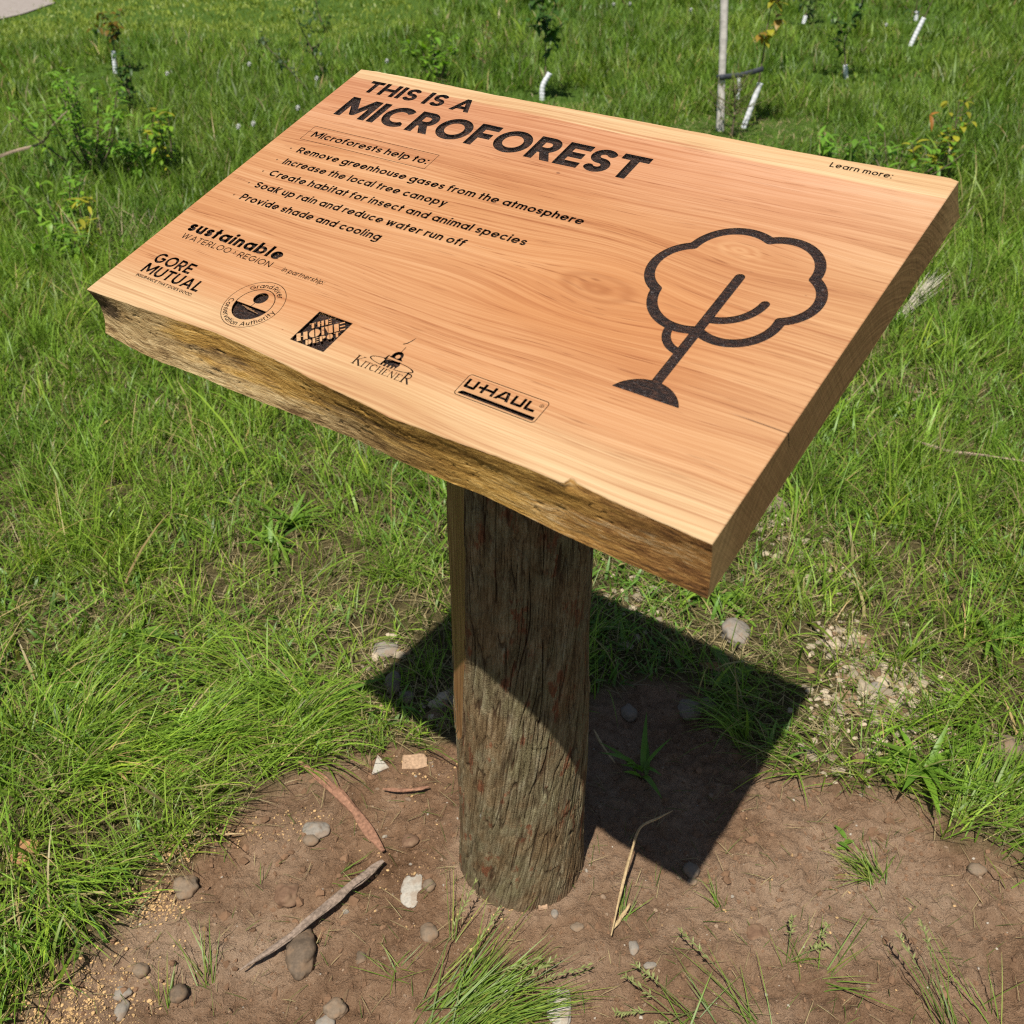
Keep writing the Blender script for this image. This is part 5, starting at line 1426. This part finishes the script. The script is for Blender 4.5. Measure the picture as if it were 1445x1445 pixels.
sapling(1050, 182, [(1058, 160, 0), (1070, 118, 0), (1078, 70, 0), (1084, 30, .02), (1092, -10, .03), (1096, -60, .03)], 'slanting yellow leaved sapling with white guard strapped to the tall stake', {'pts': [(1049, 181, 0), (1059, 154, 0), (1073, 117, 0)], 'r': .019}, col=YEL * .95, col2=OCH, nl=60, nb=10, twig=.13, L=.07, Wd=.045, leafy=(.45, .98))
sapling(766, 143, [(769, 118, 0), (770, 80, 0), (769, 40, 0), (766, 0, 0), (764, -40, 0)], 'leafy sapling with a curved white guard behind the middle of the board', {'pts': [(765, 144, 0), (766, 122, 0), (776, 103, 0)], 'r': .020}, col=DGR * 1.35, nl=110, nb=13, twig=.22, L=.075, Wd=.05, leafy=(.42, .98))
sapling(1194, 112, [(1193, 90, 0), (1192, 60, 0), (1200, 40, 0), (1214, 10, 0), (1220, -20, 0)], 'bushy dark sapling with a short upright white guard right of centre', {'pts': [(1193.5, 112, 0), (1193, 92, 0)], 'r': .018}, col=DGR, col2=GRN * .8, nl=130, nb=15, twig=.24, L=.06, Wd=.035, leafy=(.25, .95))
sapling(161, 104, [(161, 72, 0), (160, 50, 0), (156, 28, 0)], 'small sapling in a thin white guard at the far left before the mown lawn', {'pts': [(163, 104, 0), (160, 72, 0)], 'r': .018}, col=DGR, col2=OCH * .5, nl=70, nb=10, twig=.16, L=.06, Wd=.04, leafy=(.55, 1.0))
sapling(1284, 66, [(1295, 45, 0), (1305, 24, 0), (1318, -4, 0), (1325, -20, 0)], 'thin sapling in a long leaning white guard at the upper right', {'pts': [(1284, 66, 0), (1293, 47, 0), (1304, 25, 0)], 'r': .021}, col=DGR, nl=12, nb=4, twig=.2)
sapling(1292, 30, [(1293, 14, 0), (1296, -10, 0)], 'distant short white guard with a thin stem above the leaning guard', {'pts': [(1292, 29, 0), (1294, 16, 0)], 'r': .022}, col=DGR, nl=10, nb=4, twig=.15)
sapling(1134, 33, [(1137, 20, 0), (1148, 2, 0), (1156, -12, 0)], 'distant dark leaved sapling with a tiny white guard at the top edge', {'pts': [(1134, 33, 0), (1137, 22, 0)], 'r': .022}, col=DGR * .9, nl=90, nb=12, twig=.22, L=.08, Wd=.03, leafy=(.3, 1.0))
sapling(1040, 150, [(1042, 128, 0), (1043, 108, 0)], 'short bare seedling in a spiral white guard between stake and slanting sapling', {'pts': [(1041, 140, 0), (1043, 125, 0), (1042, 110, 0)], 'r': .014}, nl=6, nb=3, twig=.08)
sapling(470, 118, [(455, 100, 0), (440, 70, 0), (425, 40, 0), (418, 28, 0)], 'dark leaning sapling behind the upper left corner of the board', None, col=DGR * .95, nl=60, nb=12, twig=.14, L=.05, Wd=.03, rad0=.007, leafy=(.2, 1.0))
sapling(440, 130, [(410, 100, 0), (385, 74, 0), (360, 54, 0)], 'grey green sapling leaning far left behind the board corner', None, col=np.array([.10, .15, .08]), nl=40, nb=10, twig=.12, L=.05, Wd=.025, rad0=.006, leafy=(.3, 1.0))
sapling(462, 45, [(450, 20, 0), (445, -2, 0), (440, -30, 0)], 'distant dark sapling at the top edge above the leaning sapling', None, col=DGR, nl=50, nb=9, twig=.2, L=.06, Wd=.03, leafy=(.1, 1.0))
sapling(1336, 262, [(1342, 220, 0), (1348, 180, 0), (1354, 142, 0)], 'dark stemmed young plant with yellowing leaves right of the far corner', None, col=GRN, col2=YEL * .8, nl=60, nb=12, twig=.14, L=.05, Wd=.03, rad0=.006, leafy=(.2, 1.0))
sapling(1345, 210, [(1335, 190, 0), (1322, 172, 0), (1311, 162, 0)], 'single bare twig tipped with an orange dead leaf near the right corner', None, col=np.array([.42, .17, .03]), nl=2, nb=1, twig=.03, L=.08, Wd=.03, rad0=.004, leafy=(.95, 1.0))
sapling(1290, 290, [(1280, 270, 0)], 'little lime sprout at the far right corner of the board', None, col=LIME, nl=14, nb=4, twig=.1, L=.05, Wd=.03, rad0=.004, leafy=(.2, 1.0))
sapling(735, 118, [(733, 90, 0), (736, 60, 0)], 'pale bare stems left of the leafy sapling behind the board', None, col=np.array([.2, .2, .1]), nl=10, nb=8, twig=.25, L=.03, Wd=.012, rad0=.004, leafy=(.1, 1.0))
sapling(680, 116, [(682, 80, 0), (684, 44, 0)], 'brownish seed stalks right of the lime green seedling', None, col=np.array([.24, .17, .06]), nl=70, nb=12, twig=.12, L=.03, Wd=.012, rad0=.004, leafy=(.4, 1.0))

# stake and its strap
x, y = G(1018, 186); b = np.array([x, y, gz(x, y)])
root = tag(empty('wooden_stake', tuple(b)), 'tall pale wooden stake standing in the grass behind the board', 'stake')
Ps = smooth_path([b - np.array([0, 0, .2]), at_depth(1019.5, 90, y), at_depth(1022, -10, y), at_depth(1024, -190, y)], 30)
mb = MB().add(*tube(Ps, .0265 * (1 + .06 * vn(np.arange(30) * .7, np.zeros(30), None, 5)), 10, 1, .12)); child_build(mb, 'shaft', MAT_STAKE, root, b)
A_ = at_depth(1016, 109, y - .03); B_ = at_depth(1077, 97, y + .02)
mb = MB().add(*tube(smooth_path([A_, (A_ + B_) / 2 + np.array([0, 0, -.012]), B_], 12), .017, 8, .35, 0, 0, (0, 1, 0)))
mb.add(*tube(smooth_path([at_depth(1012, 109, y), at_depth(1019, 109.5, y - .038), at_depth(1027, 108, y)], 8), .016, 8, .5, 0, 0, (0, 1, 0)))
child_build(mb, 'strap', MAT_STRAP, root, b)

# young conifer in front of the stake
x, y = G(1032, 196); b = np.array([x, y, gz(x, y)]); root = tag(empty('young_conifer', tuple(b)), 'small bright needled conifer at the foot of the tall stake', 'conifer')
st = MB(); lv = Leaves(); top = at_depth(1037, 122, y); P = smooth_path([b, (b + top) / 2 + np.array([.01, 0, 0]), top], 14); st.add(*tube(P, np.linspace(.009, .003, 14), 6))
for k in range(30):
    i = random.randint(2, 13); d = rdir(.05, .8); Lb = .30 * (1.1 - i / 14.) + .05; Q = smooth_path([P[i], P[i] + d * Lb * .5, P[i] + d * Lb + np.array([0, 0, .02])], 7); st.add(*tube(Q, np.linspace(.003, .001, 7), 4))
    for q in range(26): lv.add(Q[random.randint(1, 6)] + (Q[1] - Q[0]) * random.uniform(-.8, .8), d + rdir(-.5, .8) * .9, (0, 0, 1), .03, .005, np.array([.16, .21, .022]), .1, .1, 3)
child_build(st, 'trunk', MAT_STEM, root, b); child_build(lv.m, 'needles', MAT_LEAF, root, b, np.concatenate(lv.c))

# dandelion clocks scattered over the far meadow
def clock(px, py, h):
    x, y = G(px, py); z = gz(x, y)
    x, y = G(px, py, z + h); b = np.array([x, y, gz(x, y)]); root = tag(empty('dandelion_clock', tuple(b)), 'white dandelion seed head on a thin stalk standing in the tall far meadow', 'dandelion', 'dandelion clocks in the meadow')
    mb = MB().add(*tube([b, b + np.array([.004, 0, h * .5]), b + np.array([0, 0, h])], .0022, 5)); child_build(mb, 'stalk', MAT_GSTEM, root, b)
    m = MB(); c = b + np.array([0, 0, h])
    V = ICO2[0]
    for v in V:
        t = np.cross(v, (0.3, .5, .8)); t /= np.linalg.norm(t); m.add(np.array([c + t * .0015, c - t * .0015, c + v * .017 + t * .005, c + v * .017 - t * .005]), [[0, 1, 3, 2]])
    child_build(m, 'seed_head', MAT_FLUFF, root, b)
for px, py in [(420, 150), (357, 172), (336, 176), (447, 112), (352, 92), (236, 104), (866, 6), (889, 4), (1250, 38), (546, 88), (975, 14)]:
    clock(px, py, random.uniform(.22, .34))

# tangles of dead stems
def tangle(name, px, py, n, L, rad, label, e0=.2, e1=1.3, col=(.42, .34, .21), head=None, seed=1, hw=1.0, droop=.5, cat='dead grass', w=.004):
    r_ = np.random.default_rng(seed); x, y = G(px, py); b = np.array([x, y, gz(x, y)])
    hd = r_.uniform(0, 6.28, n) if head is None else R(head) + r_.normal(0, hw, n)
    V, C, q, t = blades(r_.normal(0, rad, n), r_.normal(0, rad, n), np.zeros(n), L * r_.uniform(.5, 1.1, n), np.full(n, w) * r_.uniform(.6, 1.3, n), hd, r_.uniform(e0, e1, n), r_.uniform(e0, e1, n) + droop,
                       np.array([col]) * r_.uniform(.6, 1.3, n)[:, None], 7)
    me = mesh_np(name, V, [q, t], MAT_STRAW if col[0] > col[1] * 1.1 else MAT_GRASS, True, C)
    return tag(obj(name, me, None, tuple(b)), label, cat)
tangle('dead_grass_tangle', 178, 352, 70, .30, .07, 'pale tangle of dead grass stems at the left beside the board', .3, 1.5, seed=3, droop=.2, w=.006)
tangle('dead_grass_tangle', 20, 470, 8, .3, .04, 'few brown dead stems at the left border level with the board corner', .2, .6, (.30, .2, .09), seed=4, w=.006)
tangle('seed_plume', 1268, 450, 46, .30, .012, 'silvery feathery seed plume touching the right end of the board', 1.0, 1.2, (.60, .54, .44), 38, 6, .10, .1, 'seed plume', .005)
tangle('dead_grass_tangle', 1330, 425, 26, .22, .05, 'brown broken grass stems right of the silvery seed plume', .9, 1.5, (.33, .24, .15), 30, 7, .6, .2, w=.006)
tangle('dead_grass_tangle', 1195, 580, 22, .34, .08, 'loose dry stems standing in the grass right of the board end', .2, .9, (.42, .34, .2), None, 8, 1, .5, w=.004)

# ------------------------------------------------------------------ leaf rosettes and grass tufts near the sign
def rosette(px, py, n, L, Wd, label, e0=.15, e1=.9, col=GRN, seed=0, head=None):
    random.seed(seed + 50); x, y = G(px, py); b = np.array([x, y, gz(x, y)]); lv = Leaves()
    for k in range(n):
        d = rdir(e0, e1)
        if head is not None and random.random() < .75:
            a = R(head) + random.gauss(0, .6); e = math.asin(d[2]); d = np.array([math.cos(a) * math.cos(e), math.sin(a) * math.cos(e), d[2]])
        lv.add(b + np.array([random.gauss(0, .01), random.gauss(0, .01), .004]), d, (0, 0, 1), L * random.uniform(.45, 1.1), Wd * random.uniform(.5, 1.0), np.asarray(col) * random.uniform(.75, 1.1) + random.random() * np.array([.03, .02, .0]), .22, random.uniform(.3, 1.1), 8)
    V = np.concatenate(lv.m.V) - b
    return tag(obj('leaf_rosette', mesh_np('leaf_rosette', V, lv.m.F, MAT_LEAF, True, np.concatenate(lv.c)), None, tuple(b)), label, 'weed')
BR = np.array([.14, .27, .035])
rosette(412, 748, 26, .12, .014, 'thick clump of broad grass leaves below the middle of the bark edge', .6, 1.35, BR, 1)
rosette(386, 775, 16, .11, .016, 'low clump of broad leaves left of the thick leafy clump', .4, 1.2, BR, 2)
rosette(70, 975, 15, .16, .032, 'weed with long flat leaves at the left border', .05, .6, BR * 1.1, 3, 10)
rosette(320, 985, 14, .16, .032, 'bluish green broad leaved weed in bent grass left of the post', .1, .6, np.array([.12, .20, .07]), 4, -10)
rosette(445, 1010, 12, .14, .028, 'broad leaved weed close to the border of soil left of the post', .2, .8, BR, 5)
rosette(190, 905, 12, .15, .03, 'weed with upright flat leaves above the long bent grass at the left', .3, .9, BR, 6)
rosette(1300, 1085, 20, .12, .024, 'broad leaved dark weed at the grass border on the right', .4, 1.25, GRN * .95, 7)
rosette(1335, 1020, 9, .13, .015, 'single upright broad blades above the dark weed on the right', .7, 1.3, LIME * .8, 8)
rosette(905, 1085, 10, .10, .016, 'upright pointed leaved weed growing inside the sign shadow', .8, 1.3, GRN, 9)
rosette(800, 905, 10, .12, .028, 'short broad leaved weed in the light behind the post', .2, .7, BR, 10)
rosette(1040, 960, 10, .13, .03, 'broad leaved weed at the right corner of the sign shadow', .15, .6, BR, 11)
rosette(1400, 900, 12, .15, .02, 'tall leaved weed in deep grass at the right border', .6, 1.2, BR, 12)
rosette(40, 640, 10, .17, .03, 'single broad leaved weed in the grass at the left border', .3, .9, BR, 13)
rosette(330, 610, 12, .13, .022, 'small leafy weed under the left half of the bark edge', .3, 1.0, BR, 14)
rosette(1010, 850, 10, .12, .024, 'small leafy weed below the lowest corner of the board', .2, .8, BR, 15)
rosette(1195, 1190, 4, .035, .012, 'tiny two leaved sprout on the soil right of the shadow', .3, .8, BR, 16)

def tuft(px, py, n, L, rad, head, hw, e0, e1, dr, label, seed, w=.0034, col=(.16, .25, .035), seeds=0, cat='grass tuft'):
    r_ = np.random.default_rng(seed); x, y = G(px, py); b = np.array([x, y, gz(x, y)]); root = tag(empty('grass_tuft', tuple(b)), label, cat)
    hd = R(head) + r_.normal(0, hw, n)
    h = L * r_.uniform(.45, 1.15, n)
    a0 = r_.uniform(e0, e1, n); a1 = a0 + dr * r_.uniform(.5, 1.3, n)
    c = np.array([col]) * r_.uniform(.65, 1.4, n)[:, None] + np.where(r_.random(n)[:, None] < .15, np.array([[.12, .08, .02]]), 0)
    V, C, q, t = blades(r_.normal(0, rad, n), r_.normal(0, rad, n), np.full(n, -.003), h, w * r_.uniform(.6, 1.3, n), hd, a0, a1, c, 8)
    obj('blades', mesh_np('blades', V, [q, t], MAT_GRASS, True, C), root)
    if seeds:
        m = MB(); cc = []
        for k in range(seeds):
            a = R(head) + r_.normal(0, hw); p = np.array([r_.normal(0, rad), r_.normal(0, rad), 0.]); e = r_.uniform(e0, e1); e2 = e + dr; pts_ = [p.copy()]; Lk = L * r_.uniform(.9, 1.35)
            for i in range(16):
                g = e + (e2 - e) * i / 15; p = p + np.array([math.cos(a) * math.sin(g), math.sin(a) * math.sin(g), math.cos(g)]) * Lk / 16; p[2] = max(p[2], .008); pts_.append(p.copy())
            V, F = tube(pts_, .0009, 4); m.add(V, F); cc.append(np.repeat([[.20, .24, .07]], len(V), 0))
            for i in range(11, 17):
                for z in range(3):
                    d = rdir(-.2, .5) * .6 + (pts_[i] - pts_[i - 1]) * 60; V, F = leaf_geo(pts_[i] + (pts_[i - 1] - pts_[i]) * r_.random(), d, np.array([0, 0, 1.]), .012, .003, .2, .1, 3); m.add(V, F); cc.append(np.repeat([[.30, .33, .12]], len(V), 0))
        V = np.concatenate(m.V); obj('seed_stalks', mesh_np('seed_stalks', V, m.F, MAT_GRASS, True, np.concatenate(cc)), root)
    return root
tuft(622, 1446, 170, .20, .030, 36, .36, 1.05, 1.42, .25, 'large drooping grass tuft at the bottom edge in front of the post', 1, .0034, seeds=6)
tuft(690, 1432, 90, .18, .03, 2, .30, 1.0, 1.4, .3, 'grass tuft sweeping right beside the large drooping tuft', 2, .003, seeds=0)
tuft(985, 1444, 12, .13, .02, 140, .7, .8, 1.3, .4, 'sparse grass sprig with bent blades at the bottom edge right of the tufts', 3, seeds=5)
tuft(1072, 1444, 11, .16, .012, 130, .4, .9, 1.3, .4, 'sparse sprig of long thin blades in the middle of the right soil', 4, seeds=1, w=.0026)
tuft(1345, 1444, 11, .17, .02, 110, .35, .5, .9, .5, 'upright grass stalks at the lower right corner', 5, seeds=2, w=.0026)
tuft(1395, 1424, 9, .14, .02, 80, .5, .6, 1.1, .4, 'thin grass stalks next to the upright stalks at lower right', 6, seeds=0, w=.0024)
tuft(1235, 1232, 46, .10, .014, 150, .7, .7, 1.4, .5, 'small flattened grass sprig alone on the soil at the right', 7, w=.0026)
tuft(1118, 1348, 12, .09, .008, 60, 1.2, .4, 1.3, .5, 'tiny grass sprig with brown seeds on the soil at the right', 8, seeds=3, w=.0022)
tuft(1018, 1275, 9, .07, .006, 120, .6, .3, .9, .4, 'tiny upright sprig right of the shadow tip', 9, w=.002)
tuft(292, 1378, 12, .12, .01, 120, .5, .4, 1.2, .5, 'curved green sprig on the soil at the lower left', 10, w=.0026)
tuft(228, 1410, 8, .09, .008, 95, .5, .3, .8, .4, 'short sprig below the curved green sprig', 11, w=.0026)
tuft(468, 1240, 8, .10, .006, 10, .5, 1.2, 1.45, .2, 'loose green blades lying between the two wood strips', 12, w=.0024)
tuft(640, 1330, 5, .14, .004, 80, .15, 1.1, 1.3, .3, 'single thin green stalk leaning toward the post foot', 13, w=.0022)
tuft(880, 1300, 9, .10, .006, 75, .25, 1.0, 1.3, .3, 'green blades lying alongside the bent straw stalk', 14, w=.0026)
tuft(560, 1375, 12, .08, .008, 90, 1.5, .9, 1.45, .2, 'loose green blades left of the large drooping tuft', 15, w=.0026)
tuft(1165, 1380, 10, .14, .008, 10, .6, 1.1, 1.45, .2, 'loose long green blades lying on the soil at right', 16, w=.003)
tuft(520, 1055, 60, .10, .02, 80, 1.2, .2, .8, .7, 'short bright grass tuft at the soil border left of the wood chip', 17, w=.0028)
tuft(1210, 1095, 30, .10, .02, 170, .9, .8, 1.4, .4, 'flattened grass tuft at the soil border right of the shadow', 18, w=.0028)
